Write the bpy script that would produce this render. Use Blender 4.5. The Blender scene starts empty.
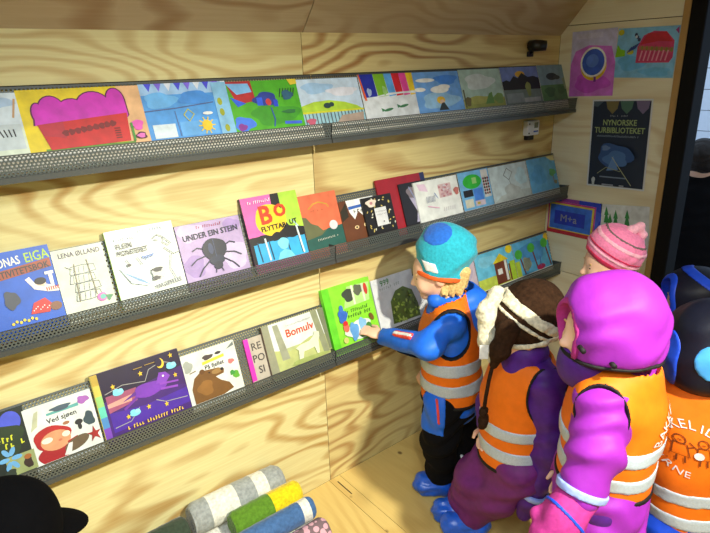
import bpy, bmesh, math, random
import numpy as np
from mathutils import Vector, Matrix
from mathutils.bvhtree import BVHTree

random.seed(7)
SC = bpy.context.scene
COL = SC.collection

# ------------------------------------------------------------------ camera
F_PX = 565.0
PP = (355.0, 266.5)
def _dir(v):
    r = np.array([v[0]-PP[0], -(v[1]-PP[1]), -F_PX]); return r/np.linalg.norm(r)
EX = _dir((1118, 43.0))
EZ = -_dir((406.7, 1871.0)); EZ -= EX*EX.dot(EZ); EZ /= np.linalg.norm(EZ)
EY = np.cross(EZ, EX)
RW = np.stack([EX, EY, EZ])                 # world vector = RW @ camera vector
CAM = np.array([0.0, -1.6848, 1.7])
cd = bpy.data.cameras.new('camera'); cam = bpy.data.objects.new('camera', cd); COL.objects.link(cam)
cd.sensor_width = 36.0; cd.lens = F_PX/710*36.0; cd.clip_start = 0.05
m = Matrix.Identity(4)
for i in range(3):
    for j in range(3):
        m[i][j] = RW[i][j]
m[0][3], m[1][3], m[2][3] = CAM
cam.matrix_world = m
SC.camera = cam

# ------------------------------------------------------------------ light, world, exposure
SC.view_settings.view_transform = 'Standard'
SC.view_settings.look = 'None'
SC.view_settings.gamma = 1.0
SC.view_settings.use_curve_mapping = False
SC.view_settings.exposure = 0.0
wd = bpy.data.worlds.new('world'); SC.world = wd; wd.use_nodes = True
wd.node_tree.nodes['Background'].inputs[0].default_value = (0.62, 0.80, 1.0, 1)
wd.node_tree.nodes['Background'].inputs[1].default_value = 1.3

def lin(c):
    return tuple(((v/255)/12.92 if v/255 <= 0.04045 else ((v/255+0.055)/1.055)**2.4) for v in c)

def spot(name, loc, target, energy, color, size, blend, radius):
    l = bpy.data.lights.new(name, 'SPOT'); l.energy = energy; l.color = color
    l.spot_size = math.radians(size); l.spot_blend = blend; l.shadow_soft_size = radius
    o = bpy.data.objects.new(name, l); COL.objects.link(o); o.location = loc
    o.rotation_euler = (Vector(target)-Vector(loc)).to_track_quat('-Z', 'Y').to_euler()
    return o
spot('ceiling_spot_light', (1.02, -2.05, 2.20), (0.84, -0.25, 0.0), 335, (1.0, 0.94, 0.74), 90, 1.0, 0.035)
spot('ceiling_spot_light', (-0.1, -2.05, 2.20), (0.45, -0.25, 0.0), 72, (1.0, 0.96, 0.80), 80, 1.0, 0.05)
ar = bpy.data.lights.new('cool_fill_light', 'AREA'); ar.shape = 'RECTANGLE'; ar.size = 1.6; ar.size_y = 0.25
ar.energy = 32; ar.color = (0.74, 0.89, 1.0)  # added unseen cool fill in place of daylight, brightens the end wall
aro = bpy.data.objects.new('cool_fill_light', ar); COL.objects.link(aro); aro.location = (-0.2, -1.55, 2.27)

# ------------------------------------------------------------------ pixel helpers
HD = RW @ np.array([0, 0, -1.0]); HD = HD[:2]/np.linalg.norm(HD[:2])
def ray(x, y): return RW @ np.array([x-PP[0], -(y-PP[1]), -F_PX])
def Wq(x, y, q):
    r = ray(x, y); return CAM + r*q/(r[0]*HD[0]+r[1]*HD[1])
def Wy(x, y, Y):
    r = ray(x, y); return CAM + r*(Y-CAM[1])/r[1]
def Wx(x, y, X):
    r = ray(x, y); return CAM + r*(X-CAM[0])/r[0]
def Wz(x, y, Z):
    r = ray(x, y); return CAM + r*(Z-CAM[2])/r[2]
def Wplane(x, y, p0, n):
    r = ray(x, y); return CAM + r*(np.dot(np.array(p0)-CAM, n)/np.dot(r, n))

# ------------------------------------------------------------------ materials
MATS = {}
def nmat(name):
    mt = bpy.data.materials.new(name); mt.use_nodes = True
    nt = mt.node_tree; b = nt.nodes['Principled BSDF']
    MATS[name] = mt
    return mt, nt, b
def N(nt, t, **kw):
    n = nt.nodes.new(t)
    for k, v in kw.items():
        if k.startswith('i_'): n.inputs[int(k[2:])].default_value = v
        else: setattr(n, k, v)
    return n
def fabric(name, col, rough=0.75, scale=60, amt=0.12, bump=0.25, sheen=0.0, spec=0.3):
    """cloth: woven fine relief, slight tone variation"""
    mt, nt, b = nmat(name); L = nt.links.new
    tc = N(nt, 'ShaderNodeTexCoord')
    n1 = N(nt, 'ShaderNodeTexNoise'); n1.inputs['Scale'].default_value = scale; n1.inputs['Detail'].default_value = 3
    L(tc.outputs['Object'], n1.inputs['Vector'])
    c = lin(col)
    r = N(nt, 'ShaderNodeValToRGB')
    r.color_ramp.elements[0].position = 0.3; r.color_ramp.elements[1].position = 0.7
    r.color_ramp.elements[0].color = (*[v*(1-amt) for v in c], 1)
    r.color_ramp.elements[1].color = (*[min(1, v*(1+amt)) for v in c], 1)
    L(n1.outputs['Fac'], r.inputs['Fac']); L(r.outputs['Color'], b.inputs['Base Color'])
    n2 = N(nt, 'ShaderNodeTexNoise'); n2.inputs['Scale'].default_value = scale*0.35; n2.inputs['Detail'].default_value = 4
    L(tc.outputs['Object'], n2.inputs['Vector'])
    bp = N(nt, 'ShaderNodeBump'); bp.inputs['Strength'].default_value = bump; bp.inputs['Distance'].default_value = 0.01
    L(n2.outputs['Fac'], bp.inputs['Height']); L(bp.outputs['Normal'], b.inputs['Normal'])
    b.inputs['Roughness'].default_value = rough
    b.inputs['Specular IOR Level'].default_value = spec
    if sheen: b.inputs['Sheen Weight'].default_value = sheen
    return mt
def plain(name, col, rough=0.5, metal=0.0, spec=0.5):
    mt, nt, b = nmat(name); L = nt.links.new
    tc = N(nt, 'ShaderNodeTexCoord'); n1 = N(nt, 'ShaderNodeTexNoise'); n1.inputs['Scale'].default_value = 25
    L(tc.outputs['Object'], n1.inputs['Vector'])
    c = lin(col); r = N(nt, 'ShaderNodeValToRGB')
    r.color_ramp.elements[0].color = (*[v*0.93 for v in c], 1); r.color_ramp.elements[1].color = (*[min(1, v*1.07) for v in c], 1)
    L(n1.outputs['Fac'], r.inputs['Fac']); L(r.outputs['Color'], b.inputs['Base Color'])
    b.inputs['Roughness'].default_value = rough; b.inputs['Metallic'].default_value = metal
    b.inputs['Specular IOR Level'].default_value = spec
    return mt
def plywood(name, light, dark, axis=0, freq=15.0, contrast=0.75, knots=False, sc=1.5, mask_lo=0.30):
    mt, nt, b = nmat(name); L = nt.links.new
    tc = N(nt, 'ShaderNodeTexCoord'); oi = N(nt, 'ShaderNodeObjectInfo')
    vm = N(nt, 'ShaderNodeVectorMath', operation='SCALE'); vm.inputs[0].default_value = (13.1, 7.3, 5.7)
    L(oi.outputs['Random'], vm.inputs['Scale'])
    ad = N(nt, 'ShaderNodeVectorMath', operation='ADD'); L(tc.outputs['Object'], ad.inputs[0]); L(vm.outputs[0], ad.inputs[1])
    mp = N(nt, 'ShaderNodeMapping'); s = [1.0*sc, 1.0*sc, 1.0*sc]; s[axis] = 0.26*sc
    mp.inputs['Scale'].default_value = s; L(ad.outputs[0], mp.inputs['Vector'])
    n1 = N(nt, 'ShaderNodeTexNoise'); n1.inputs['Scale'].default_value = 1.5; n1.inputs['Detail'].default_value = 3.0; n1.inputs['Roughness'].default_value = 0.38
    L(mp.outputs[0], n1.inputs['Vector'])
    mu = N(nt, 'ShaderNodeMath', operation='MULTIPLY'); mu.inputs[1].default_value = freq*6.283; L(n1.outputs['Fac'], mu.inputs[0])
    si = N(nt, 'ShaderNodeMath', operation='SINE'); L(mu.outputs[0], si.inputs[0])
    mr = N(nt, 'ShaderNodeMapRange'); mr.inputs[1].default_value = -0.35; mr.inputs[2].default_value = 1.0; L(si.outputs[0], mr.inputs[0])
    # broad mask: where the figure is strong
    n2 = N(nt, 'ShaderNodeTexNoise'); n2.inputs['Scale'].default_value = 2.1; n2.inputs['Detail'].default_value = 2
    L(mp.outputs[0], n2.inputs['Vector'])
    m2 = N(nt, 'ShaderNodeMapRange'); m2.inputs[1].default_value = mask_lo; m2.inputs[2].default_value = 0.68; L(n2.outputs['Fac'], m2.inputs[0])
    # fine fibres
    mp3 = N(nt, 'ShaderNodeMapping'); s3 = [160, 160, 160]; s3[axis] = 5; mp3.inputs['Scale'].default_value = s3
    L(ad.outputs[0], mp3.inputs['Vector'])
    n3 = N(nt, 'ShaderNodeTexNoise'); n3.inputs['Scale'].default_value = 1; n3.inputs['Detail'].default_value = 2; L(mp3.outputs[0], n3.inputs['Vector'])
    a = N(nt, 'ShaderNodeMath', operation='MULTIPLY'); L(mr.outputs[0], a.inputs[0]); L(m2.outputs[0], a.inputs[1])
    bb = N(nt, 'ShaderNodeMath', operation='MULTIPLY_ADD'); bb.inputs[1].default_value = contrast; L(a.outputs[0], bb.inputs[0])
    f3 = N(nt, 'ShaderNodeMapRange'); f3.inputs[1].default_value = 0.3; f3.inputs[2].default_value = 0.8; f3.inputs[3].default_value = 0; f3.inputs[4].default_value = 0.22
    L(n3.outputs['Fac'], f3.inputs[0]); L(f3.outputs[0], bb.inputs[2])
    cl = N(nt, 'ShaderNodeMix', data_type='RGBA'); cl.inputs[6].default_value = (*lin(light), 1); cl.inputs[7].default_value = (*lin(dark), 1)
    L(bb.outputs[0], cl.inputs[0])
    out = cl.outputs[2]
    if knots:
        vo = N(nt, 'ShaderNodeTexVoronoi'); vo.inputs['Scale'].default_value = 7.0
        mk = N(nt, 'ShaderNodeMapping'); mk.inputs['Scale'].default_value = (1, 0.8, 1); L(ad.outputs[0], mk.inputs['Vector']); L(mk.outputs[0], vo.inputs['Vector'])
        kr = N(nt, 'ShaderNodeMapRange'); kr.inputs[1].default_value = 0.05; kr.inputs[2].default_value = 0.09; kr.inputs[3].default_value = 0.8; kr.inputs[4].default_value = 0
        L(vo.outputs['Distance'], kr.inputs[0])
        ck = N(nt, 'ShaderNodeMix', data_type='RGBA'); ck.inputs[7].default_value = (*lin((92, 58, 30)), 1)
        L(out, ck.inputs[6]); L(kr.outputs[0], ck.inputs[0]); out = ck.outputs[2]
    L(out, b.inputs['Base Color'])
    bp = N(nt, 'ShaderNodeBump'); bp.inputs['Strength'].default_value = 0.08; bp.inputs['Distance'].default_value = 0.004
    L(n3.outputs['Fac'], bp.inputs['Height']); L(bp.outputs['Normal'], b.inputs['Normal'])
    b.inputs['Roughness'].default_value = 0.5; b.inputs['Specular IOR Level'].default_value = 0.35
    return mt
def print_mat(name, rough, grain, coat=0.0):
    mt, nt, b = nmat(name); L = nt.links.new
    at = N(nt, 'ShaderNodeVertexColor'); at.layer_name = 'Col'
    tc = N(nt, 'ShaderNodeTexCoord'); n1 = N(nt, 'ShaderNodeTexNoise'); n1.inputs['Scale'].default_value = 30; n1.inputs['Detail'].default_value = 5
    L(tc.outputs['Object'], n1.inputs['Vector'])
    mr = N(nt, 'ShaderNodeMapRange'); mr.inputs[1].default_value = 0.3; mr.inputs[2].default_value = 0.7; mr.inputs[3].default_value = 1-grain; mr.inputs[4].default_value = 1+grain
    L(n1.outputs['Fac'], mr.inputs[0])
    sc = N(nt, 'ShaderNodeVectorMath', operation='SCALE'); L(at.outputs['Color'], sc.inputs[0]); L(mr.outputs[0], sc.inputs['Scale'])
    L(sc.outputs[0], b.inputs['Base Color'])
    b.inputs['Roughness'].default_value = rough; b.inputs['Coat Weight'].default_value = coat; b.inputs['Coat Roughness'].default_value = 0.15
    return mt
def perforated(name, col, pitch, rad):
    mt, nt, b = nmat(name); L = nt.links.new
    uv = N(nt, 'ShaderNodeUVMap')
    ds = []
    for off in (0.0, 0.5):
        mp = N(nt, 'ShaderNodeMapping'); mp.inputs['Scale'].default_value = (1/pitch, 1/(1.732*pitch), 1); mp.inputs['Location'].default_value = (off, off, 0)
        L(uv.outputs[0], mp.inputs['Vector'])
        fr = N(nt, 'ShaderNodeVectorMath', operation='FRACTION'); L(mp.outputs[0], fr.inputs[0])
        sb = N(nt, 'ShaderNodeVectorMath', operation='SUBTRACT'); sb.inputs[1].default_value = (0.5, 0.5, 0); L(fr.outputs[0], sb.inputs[0])
        ml = N(nt, 'ShaderNodeVectorMath', operation='MULTIPLY'); ml.inputs[1].default_value = (1, 1.732, 0); L(sb.outputs[0], ml.inputs[0])
        le = N(nt, 'ShaderNodeVectorMath', operation='LENGTH'); L(ml.outputs[0], le.inputs[0]); ds.append(le)
    mn = N(nt, 'ShaderNodeMath', operation='MINIMUM'); L(ds[0].outputs['Value'], mn.inputs[0]); L(ds[1].outputs['Value'], mn.inputs[1])
    lt = N(nt, 'ShaderNodeMath', operation='LESS_THAN'); lt.inputs[1].default_value = rad/pitch; L(mn.outputs[0], lt.inputs[0])
    tr = N(nt, 'ShaderNodeBsdfTransparent'); mx = N(nt, 'ShaderNodeMixShader')
    L(lt.outputs[0], mx.inputs[0]); L(b.outputs[0], mx.inputs[1]); L(tr.outputs[0], mx.inputs[2])
    L(mx.outputs[0], nt.nodes['Material Output'].inputs['Surface'])
    b.inputs['Base Color'].default_value = (*lin(col), 1); b.inputs['Metallic'].default_value = 0.45; b.inputs['Roughness'].default_value = 0.42
    return mt

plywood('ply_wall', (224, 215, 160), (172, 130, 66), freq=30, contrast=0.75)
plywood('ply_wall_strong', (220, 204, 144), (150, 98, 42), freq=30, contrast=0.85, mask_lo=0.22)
plywood('ply_ceiling', (188, 170, 138), (150, 118, 82), freq=24, contrast=0.8)
plywood('ply_end', (230, 226, 202), (202, 182, 144), axis=1, freq=16, contrast=0.6)
plywood('ply_floor', (222, 194, 122), (190, 150, 80), freq=14, contrast=0.6, axis=1, knots=True)
plain('dark_gap', (52, 36, 22), 0.9)
plain('trim_wood', (176, 140, 84), 0.6)
plain('black_frame', (7, 7, 9), 0.7, spec=0.2)
plain('steel', (88, 92, 92), 0.45, 0.5)
perforated('perf_steel', (104, 112, 112), 0.0095, 0.0029)
plain('paper_edge', (232, 230, 222), 0.7)
plain('white_plastic', (222, 226, 232), 0.35)
plain('black_plastic', (18, 18, 20), 0.35)
plain('lens_glass', (190, 200, 230), 0.1)
plain('lcd', (120, 130, 112), 0.2)
plain('skin', (232, 186, 160), 0.5)
plain('eye_dark', (40, 34, 40), 0.2)
plain('siding_white', (214, 222, 236), 0.7)
plain('ground_grey', (96, 98, 104), 0.9)
plain('lip_pink', (196, 104, 100), 0.5)
print_mat('print_gloss', 0.42, 0.12, 0.08)
print_mat('print_matte', 0.5, 0.17, 0.05)
print_mat('print_flat', 0.6, 0.03)

# ------------------------------------------------------------------ mesh helpers
def link(o, parent=None):
    COL.objects.link(o)
    if parent is not None: o.parent = parent
    return o
def tag(o, label, cat, group=None):
    o['label'] = label; o['category'] = cat
    if group: o['group'] = group
    return o
def empty(name, loc=(0, 0, 0)):
    o = bpy.data.objects.new(name, None); o.location = loc; o.empty_display_size = 0.05
    return link(o)
def place(o, parent):
    """parent without moving: parent Empties here have only a location"""
    o.parent = parent
    o.matrix_parent_inverse = Matrix.Translation(-Vector(parent.location)) if parent.type == 'EMPTY' or parent.location.length > 0 else Matrix.Identity(4)
    return o
def mesh_obj(name, verts, faces, mat, parent=None, smooth=False, link_it=True):
    me = bpy.data.meshes.new(name)
    me.from_pydata([tuple(v) for v in verts], [], [tuple(f) for f in faces]); me.update()
    if mat: me.materials.append(MATS[mat])
    if smooth: me.polygons.foreach_set('use_smooth', [True]*len(me.polygons))
    o = bpy.data.objects.new(name, me); COL.objects.link(o)
    if parent is not None: place(o, parent)
    return o
def box_vf(x0, x1, y0, y1, z0, z1):
    v = [(x0, y0, z0), (x1, y0, z0), (x1, y1, z0), (x0, y1, z0), (x0, y0, z1), (x1, y0, z1), (x1, y1, z1), (x0, y1, z1)]
    f = [(0, 3, 2, 1), (4, 5, 6, 7), (0, 1, 5, 4), (1, 2, 6, 5), (2, 3, 7, 6), (3, 0, 4, 7)]
    return v, f
def box(name, x0, x1, y0, y1, z0, z1, mat, parent=None, bevel=0.0):
    v, f = box_vf(x0, x1, y0, y1, z0, z1)
    o = mesh_obj(name, v, f, mat, parent)
    if bevel:
        b = o.modifiers.new('b', 'BEVEL'); b.width = bevel; b.segments = 2
    return o
def frame_box(name, O, U, V, Wn, u0, u1, v0, v1, w0, w1, mat, parent=None, bevel=0.0):
    """box in a local frame"""
    O, U, V, Wn = map(np.array, (O, U, V, Wn))
    vs, f = box_vf(u0, u1, v0, v1, w0, w1)
    vs = [O+U*a+V*b+Wn*c for a, b, c in vs]
    if np.dot(np.cross(U, V), Wn) < 0: f = [t[::-1] for t in f]
    o = mesh_obj(name, vs, f, mat, parent)
    if bevel:
        b = o.modifiers.new('b', 'BEVEL'); b.width = bevel; b.segments = 2
    return o
def quad_uv(name, pts, uvs, mat, parent, th=0.0015):
    o = mesh_obj(name, pts, [(0, 1, 2, 3)], mat, parent)
    ul = o.data.uv_layers.new(name='UVMap')
    for i, u in enumerate(uvs): ul.data[i].uv = u
    return o
def tube(name, pts, radii, mat, parent=None, seg=10, caps=True):
    pts = [Vector(p) for p in pts]; vs = []; fs = []
    for i, p in enumerate(pts):
        d = (pts[min(i+1, len(pts)-1)]-pts[max(i-1, 0)]).normalized()
        a = d.orthogonal().normalized() if i == 0 else (a - d*a.dot(d)).normalized()
        b = d.cross(a); r = radii[i] if hasattr(radii, '__len__') else radii
        for k in range(seg):
            t = 2*math.pi*k/seg; vs.append(p+a*math.cos(t)*r+b*math.sin(t)*r)
    for i in range(len(pts)-1):
        for k in range(seg):
            k2 = (k+1) % seg; fs.append((i*seg+k, i*seg+k2, (i+1)*seg+k2, (i+1)*seg+k))
    if caps:
        fs.append(tuple(range(seg))[::-1]); fs.append(tuple(range((len(pts)-1)*seg, len(pts)*seg)))
    return mesh_obj(name, vs, fs, mat, parent, smooth=True)

# ------------------------------------------------------------------ flat print
_fontcache = {}
def text_geo(s):
    if s in _fontcache: return _fontcache[s]
    cu = bpy.data.curves.new('t', 'FONT'); cu.body = s; cu.resolution_u = 2
    o = bpy.data.objects.new('t', cu); COL.objects.link(o)
    dg = bpy.context.evaluated_depsgraph_get(); me = o.evaluated_get(dg).to_mesh()
    vs = np.array([v.co[:2] for v in me.vertices]).reshape(-1, 2); fs = [tuple(p.vertices) for p in me.polygons]
    o.evaluated_get(dg).to_mesh_clear(); bpy.data.objects.remove(o); bpy.data.curves.remove(cu)
    if len(vs):
        vs[:, 0] -= vs[:, 0].min()
    _fontcache[s] = (vs, fs)
    return vs, fs
class Art:
    """flat picture on a w x h metre sheet; coordinates 0..1"""
    def __init__(s, w, h): s.w, s.h = w, h; s.v = []; s.f = []; s.c = []; s.layer = 0
    def _add(s, pts, faces, col):
        b = len(s.v); z = 0.00012*s.layer; s.layer += 1
        for x, y in pts: s.v.append((x, y, z))
        for f in faces: s.f.append(tuple(b+i for i in f)); s.c.append(col)
    def poly(s, pts, col):
        P = [(min(max(x, 0), 1)*s.w, min(max(y, 0), 1)*s.h) for x, y in pts]
        A = sum(P[i][0]*P[(i+1) % len(P)][1]-P[(i+1) % len(P)][0]*P[i][1] for i in range(len(P)))
        if A < 0: P = P[::-1]
        s._add(P, [tuple(range(len(P)))], col); return s
    def rect(s, x0, y0, x1, y1, col): return s.poly([(x0, y0), (x1, y0), (x1, y1), (x0, y1)], col)
    def ell(s, cx, cy, rx, ry, col, n=22, rot=0, a0=0, a1=360):
        pts = []
        for i in range(n):
            t = math.radians(a0+(a1-a0)*i/(n if a1-a0 >= 360 else n-1))
            x, y = rx*math.cos(t)*s.w, ry*math.sin(t)*s.h
            c, q = math.cos(rot), math.sin(rot)
            pts.append((cx+(x*c-y*q)/s.w, cy+(x*q+y*c)/s.h))
        return s.poly(pts, col)
    def blob(s, cx, cy, rx, ry, col, n=26, amp=0.12, seed=0):
        rn = random.Random(seed); ph = [rn.uniform(0, 6.3) for _ in range(4)]
        pts = []
        for i in range(n):
            t = 2*math.pi*i/n; k = 1+amp*(math.sin(3*t+ph[0])+0.6*math.sin(5*t+ph[1]))
            pts.append((cx+rx*k*math.cos(t), cy+ry*k*math.sin(t)))
        return s.poly(pts, col)
    def line(s, pts, wd, col):
        wd *= s.h
        P = [Vector((min(max(x, 0), 1)*s.w, min(max(y, 0), 1)*s.h)) for x, y in pts]; L = []; Rr = []
        for i, p in enumerate(P):
            d = (P[min(i+1, len(P)-1)]-P[max(i-1, 0)])
            d = d.normalized() if d.length > 1e-9 else Vector((1, 0)); n = Vector((-d.y, d.x))*wd/2
            L.append(p+n); Rr.append(p-n)
        k = len(P); s._add([tuple(q) for q in L+Rr], [(i, k+i, k+i+1, i+1) for i in range(k-1)], col); return s
    def text(s, t, cx, cy, hh, col, rot=0, maxw=None, bold=0.004):
        vs, fs = text_geo(t)
        if not len(vs): return s
        k = hh*s.h/0.7; wd = vs[:, 0].max()*k
        kx = k if not maxw or wd <= maxw*s.w else k*maxw*s.w/wd
        c, q = math.cos(rot), math.sin(rot); P = []
        for x, y in vs:
            x = (x-vs[:, 0].max()/2)*kx; y = (y-0.35)*k
            P.append((cx*s.w+x*c-y*q, cy*s.h+x*q+y*c))
        s._add(P, fs, col)
        if bold:
            for dx, dy in ((bold, 0), (0, bold), (bold, bold)):
                s._add([(x+dx*s.h, y+dy*s.h) for x, y in P], fs, col)
        return s
    def scrib(s, n, cx, cy, hh, col, rot=0, maxw=0.5):
        """a line of print too small to read: short letter-like strokes"""
        st = maxw/n; rn = random.Random(n); c, q = math.cos(rot), math.sin(rot); ar_ = s.w/s.h
        def P(x, y): return (cx+x*c-y/ar_*q, cy+x*ar_*q+y*c)
        for i in range(n):
            if rn.random() < .14: continue
            x = -maxw/2+st*(i+.5); k = rn.choice((.7, .85, 1.0))
            s.line([P(x-st*.25, -hh/2), P(x-st*.25+st*.1, hh*(k-.5))], hh*.22, col)
            y = rn.choice((-.35, 0, .3))*hh; s.line([P(x-st*.25, y), P(x+st*.25, y)], hh*.2, col)
        return s
    def build(s, name, O, U, V, Wn, mat, parent):
        O, U, V, Wn = map(np.array, (O, U, V, Wn))
        vs = [O+U*a+V*b+Wn*c for a, b, c in s.v]
        o = mesh_obj(name, vs, s.f, mat, parent)
        ca = o.data.color_attributes.new('Col', 'FLOAT_COLOR', 'CORNER')
        buf = np.ones((len(o.data.loops), 4), np.float32)
        for p in o.data.polygons:
            buf[p.loop_start:p.loop_start+p.loop_total, :3] = lin(s.c[p.index])
        ca.data.foreach_set('color', buf.ravel())
        return o

# ================================================================== ROOM
XE = 2.618            # end wall
ZC = 1.815            # crease of the sloped ceiling
def structure(o): o['kind'] = 'structure'; return o
PANEL_T = 0.012
wb = structure(box('wall_back', -1.6, XE+0.05, PANEL_T, 0.06, -0.02, 2.3, 'dark_gap'))
g = 0.0012
xs_low = 1.137; xs_up = 1.116; zs = 1.682
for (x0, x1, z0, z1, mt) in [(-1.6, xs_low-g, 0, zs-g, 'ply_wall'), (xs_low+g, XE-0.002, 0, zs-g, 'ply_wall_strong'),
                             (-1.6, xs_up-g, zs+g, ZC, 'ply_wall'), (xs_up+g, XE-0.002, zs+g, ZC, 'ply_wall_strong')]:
    box('panel', x0, x1, 0, PANEL_T, z0, z1, mt, wb)
# floor of boards running across the room
fl = structure(box('floor', -1.6, XE+0.03, -2.75, 0.06, -0.06, -0.012, 'dark_gap'))
edges = [-1.6, -0.5, 0.2, 1.128, 1.185, 1.75, 2.3, XE]
for a, b_ in zip(edges[:-1], edges[1:]):
    box('board', a+0.001, b_-0.001, -2.72, -0.001, -0.012, 0, 'ply_floor', fl)
mesh_obj('slit', [(1.151, -0.03, 0.0006), (1.156, -0.03, 0.0006), (1.156, -0.13, 0.0006), (1.151, -0.13, 0.0006)], [(0, 3, 2, 1)], 'dark_gap', fl)
# sloped ceiling on the shelf side, flat ceiling, far side
sl = math.radians(49)
dy, dz = math.cos(sl), math.sin(sl); LEN = 0.62
ce = structure(mesh_obj('ceiling', [(-1.6, -0.0, ZC+0.02), (XE+0.03, 0.0, ZC+0.02), (XE+0.03, -LEN*dy, ZC+LEN*dz+0.02), (-1.6, -LEN*dy, ZC+LEN*dz+0.02),
     (XE+0.03, -2.75, ZC+LEN*dz+0.02), (-1.6, -2.75, ZC+LEN*dz+0.02)], [(0, 3, 2, 1), (3, 5, 4, 2)], 'ply_ceiling'))
def slope_panel(x0, x1, parent):
    n = np.array([0, -dz, -dy])
    P = lambda x, l, w: np.array([x, -l*dy, ZC+l*dz]) - n*w
    vs = [P(x0, 0, 0), P(x1, 0, 0), P(x1, LEN, 0), P(x0, LEN, 0), P(x0, 0, .012), P(x1, 0, .012), P(x1, LEN, .012), P(x0, LEN, .012)]
    f = [(0, 1, 2, 3), (7, 6, 5, 4), (1, 0, 4, 5), (2, 1, 5, 6), (3, 2, 6, 7), (0, 3, 7, 4)]
    return mesh_obj('panel', vs, f, 'ply_ceiling', parent)
slope_panel(-1.6, 1.122, ce); slope_panel(1.125, XE-0.002, ce)
# end wall with the doorway
ZH = 2.05; YD0, YD1 = -0.585, -1.62
we = structure(mesh_obj('wall_right', *(lambda a, b: (a[0]+b[0], a[1]+[tuple(i+8 for i in f) for f in b[1]]))(
        box_vf(XE+0.012, XE+0.06, -0.57, 0.06, -0.02, 2.32), box_vf(XE+0.012, XE+0.06, -2.75, YD1-0.05, -0.02, 2.32)), 'dark_gap'))
for (z0, z1) in [(0, 0.636), (0.639, 1.856), (1.859, 2.31)]:
    box('panel', XE, XE+0.012, -0.555, 0.0, z0, z1, 'ply_end', we)
box('panel', XE, XE+0.012, -2.74, YD1-0.05, 0, 2.31, 'ply_end', we)
box('panel', XE, XE+0.06, YD1-0.05, -0.57, ZH+0.05, 2.31, 'ply_end', we)
structure(box('trim_1', XE-0.012, XE+0.07, -0.585, -0.556, 0.0, ZH+0.04, 'trim_wood', None, 0.003))
d1 = structure(box('door_1', XE-0.02, XE+0.08, -0.650, -0.587, 0.0, ZH, 'black_frame', None, 0.006))
box('frame_head', XE-0.02, XE+0.08, YD1, -0.651, ZH-0.06, ZH, 'black_frame', d1)
box('frame_side', XE-0.02, XE+0.08, YD1-0.05, YD1, 0, ZH, 'black_frame', d1)
wl = structure(box('wall_left', -1.66, -1.601, -2.75, 0.06, -0.02, 2.32, 'ply_wall'))
wf = structure(box('wall_front', -1.66, XE+0.06, -2.81, -2.751, -0.02, 2.32, 'ply_wall'))
# outside the door: white boarded house wall and the ground
hw = structure(box('wall_outside', 6.06, 6.12, -3.5, 5.0, -0.3, 5.0, 'dark_gap'))
for i in range(27):
    z = -0.3+i*0.19
    box('plank', 6.03, 6.06, -3.5, 5.0, z, z+0.184, 'siding_white', hw)
structure(box('floor_outside', XE+0.08, 12, -6, 6, -0.5, -0.4, 'ground_grey'))

# ================================================================== SHELVES
TILT = math.atan2(0.070, 0.208)
Uv = np.array([1., 0, 0]); Vv = np.array([0, math.sin(TILT), math.cos(TILT)]); Nv = np.array([0, -math.cos(TILT), math.sin(TILT)])
YB = -0.081; LIPZ = [1.528, 1.101, 0.688]; YL = -0.116
TRAY = [z-0.05 for z in LIPZ]
BPH = 0.212
VIS = [0.044, 0.036, 0.028]      # the picture starts about where the lip stops covering the sheet
def shelf(level, x0, x1, label):
    z0 = TRAY[level]; r = empty('book_shelf', ((x0+x1)/2, YB, z0))
    tag(r, label, 'shelf', 'perforated metal ledges on the wall')
    P = lambda x, v: np.array([x, YB, z0])+Vv*v
    q = [P(x0, 0), P(x1, 0), P(x1, BPH), P(x0, BPH)]
    quad_uv('back_plate', q, [(x0, 0), (x1, 0), (x1, BPH), (x0, BPH)], 'perf_steel', r)
    a = P(0, BPH)
    frame_box('top_rim', (0, a[1], a[2]), Uv, Vv, Nv, x0, x1, -0.004, 0.002, -0.002, 0.001, 'steel', r)
    box('tray_bottom', x0, x1, YL, YB, z0-0.0015, z0, 'steel', r)
    zl = LIPZ[level]
    q = [(x0, YL, z0), (x1, YL, z0), (x1, YL-0.004, zl), (x0, YL-0.004, zl)]
    quad_uv('lip', q, [(x0, 0), (x1, 0), (x1, 0.05), (x0, 0.05)], 'perf_steel', r)
    box('lip_edge', x0, x1, YL-0.0055, YL-0.0025, zl-0.0015, zl+0.0015, 'steel', r)
    box('lip_foot', x0, x1, YL-0.004, YL+0.006, z0-0.016, z0-0.0018, 'steel', r)
    for xe in (x0, x1):
        mesh_obj('end_plate', [(xe, YL, z0), (xe, YB, z0), P(xe, 0.05), (xe, YL-0.004, zl)], [(0, 1, 2, 3)], 'steel', r)
    for i in range(3):
        xx = x0+(x1-x0)*(0.1+0.4*i)
        box('bracket', xx-0.015, xx+0.015, YB, -0.0005, z0-0.012, z0-0.0016, 'steel', r)
    return r
Xj = Wy(331, 128, YL)[0], Wy(335, 251, YL)[0], Wy(335, 350, YL)[0]
nm = ['top', 'middle', 'bottom']
for l in range(3):
    what = ['holding the row of children\'s paintings, cupcake end', 'holding picture books, beetle book end', 'holding picture books, red-hooded girl end'][l]
    shelf(l, -1.2, Xj[l]-0.002, f'perforated steel ledge, {nm[l]} row, {what}')
    what = ['holding paintings, end by the doorway wall', 'holding books, end by the doorway wall', 'behind the child in turquoise hat'][l]
    shelf(l, Xj[l]+0.002, XE-0.004, f'perforated steel ledge, {nm[l]} row, {what}')

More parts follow.
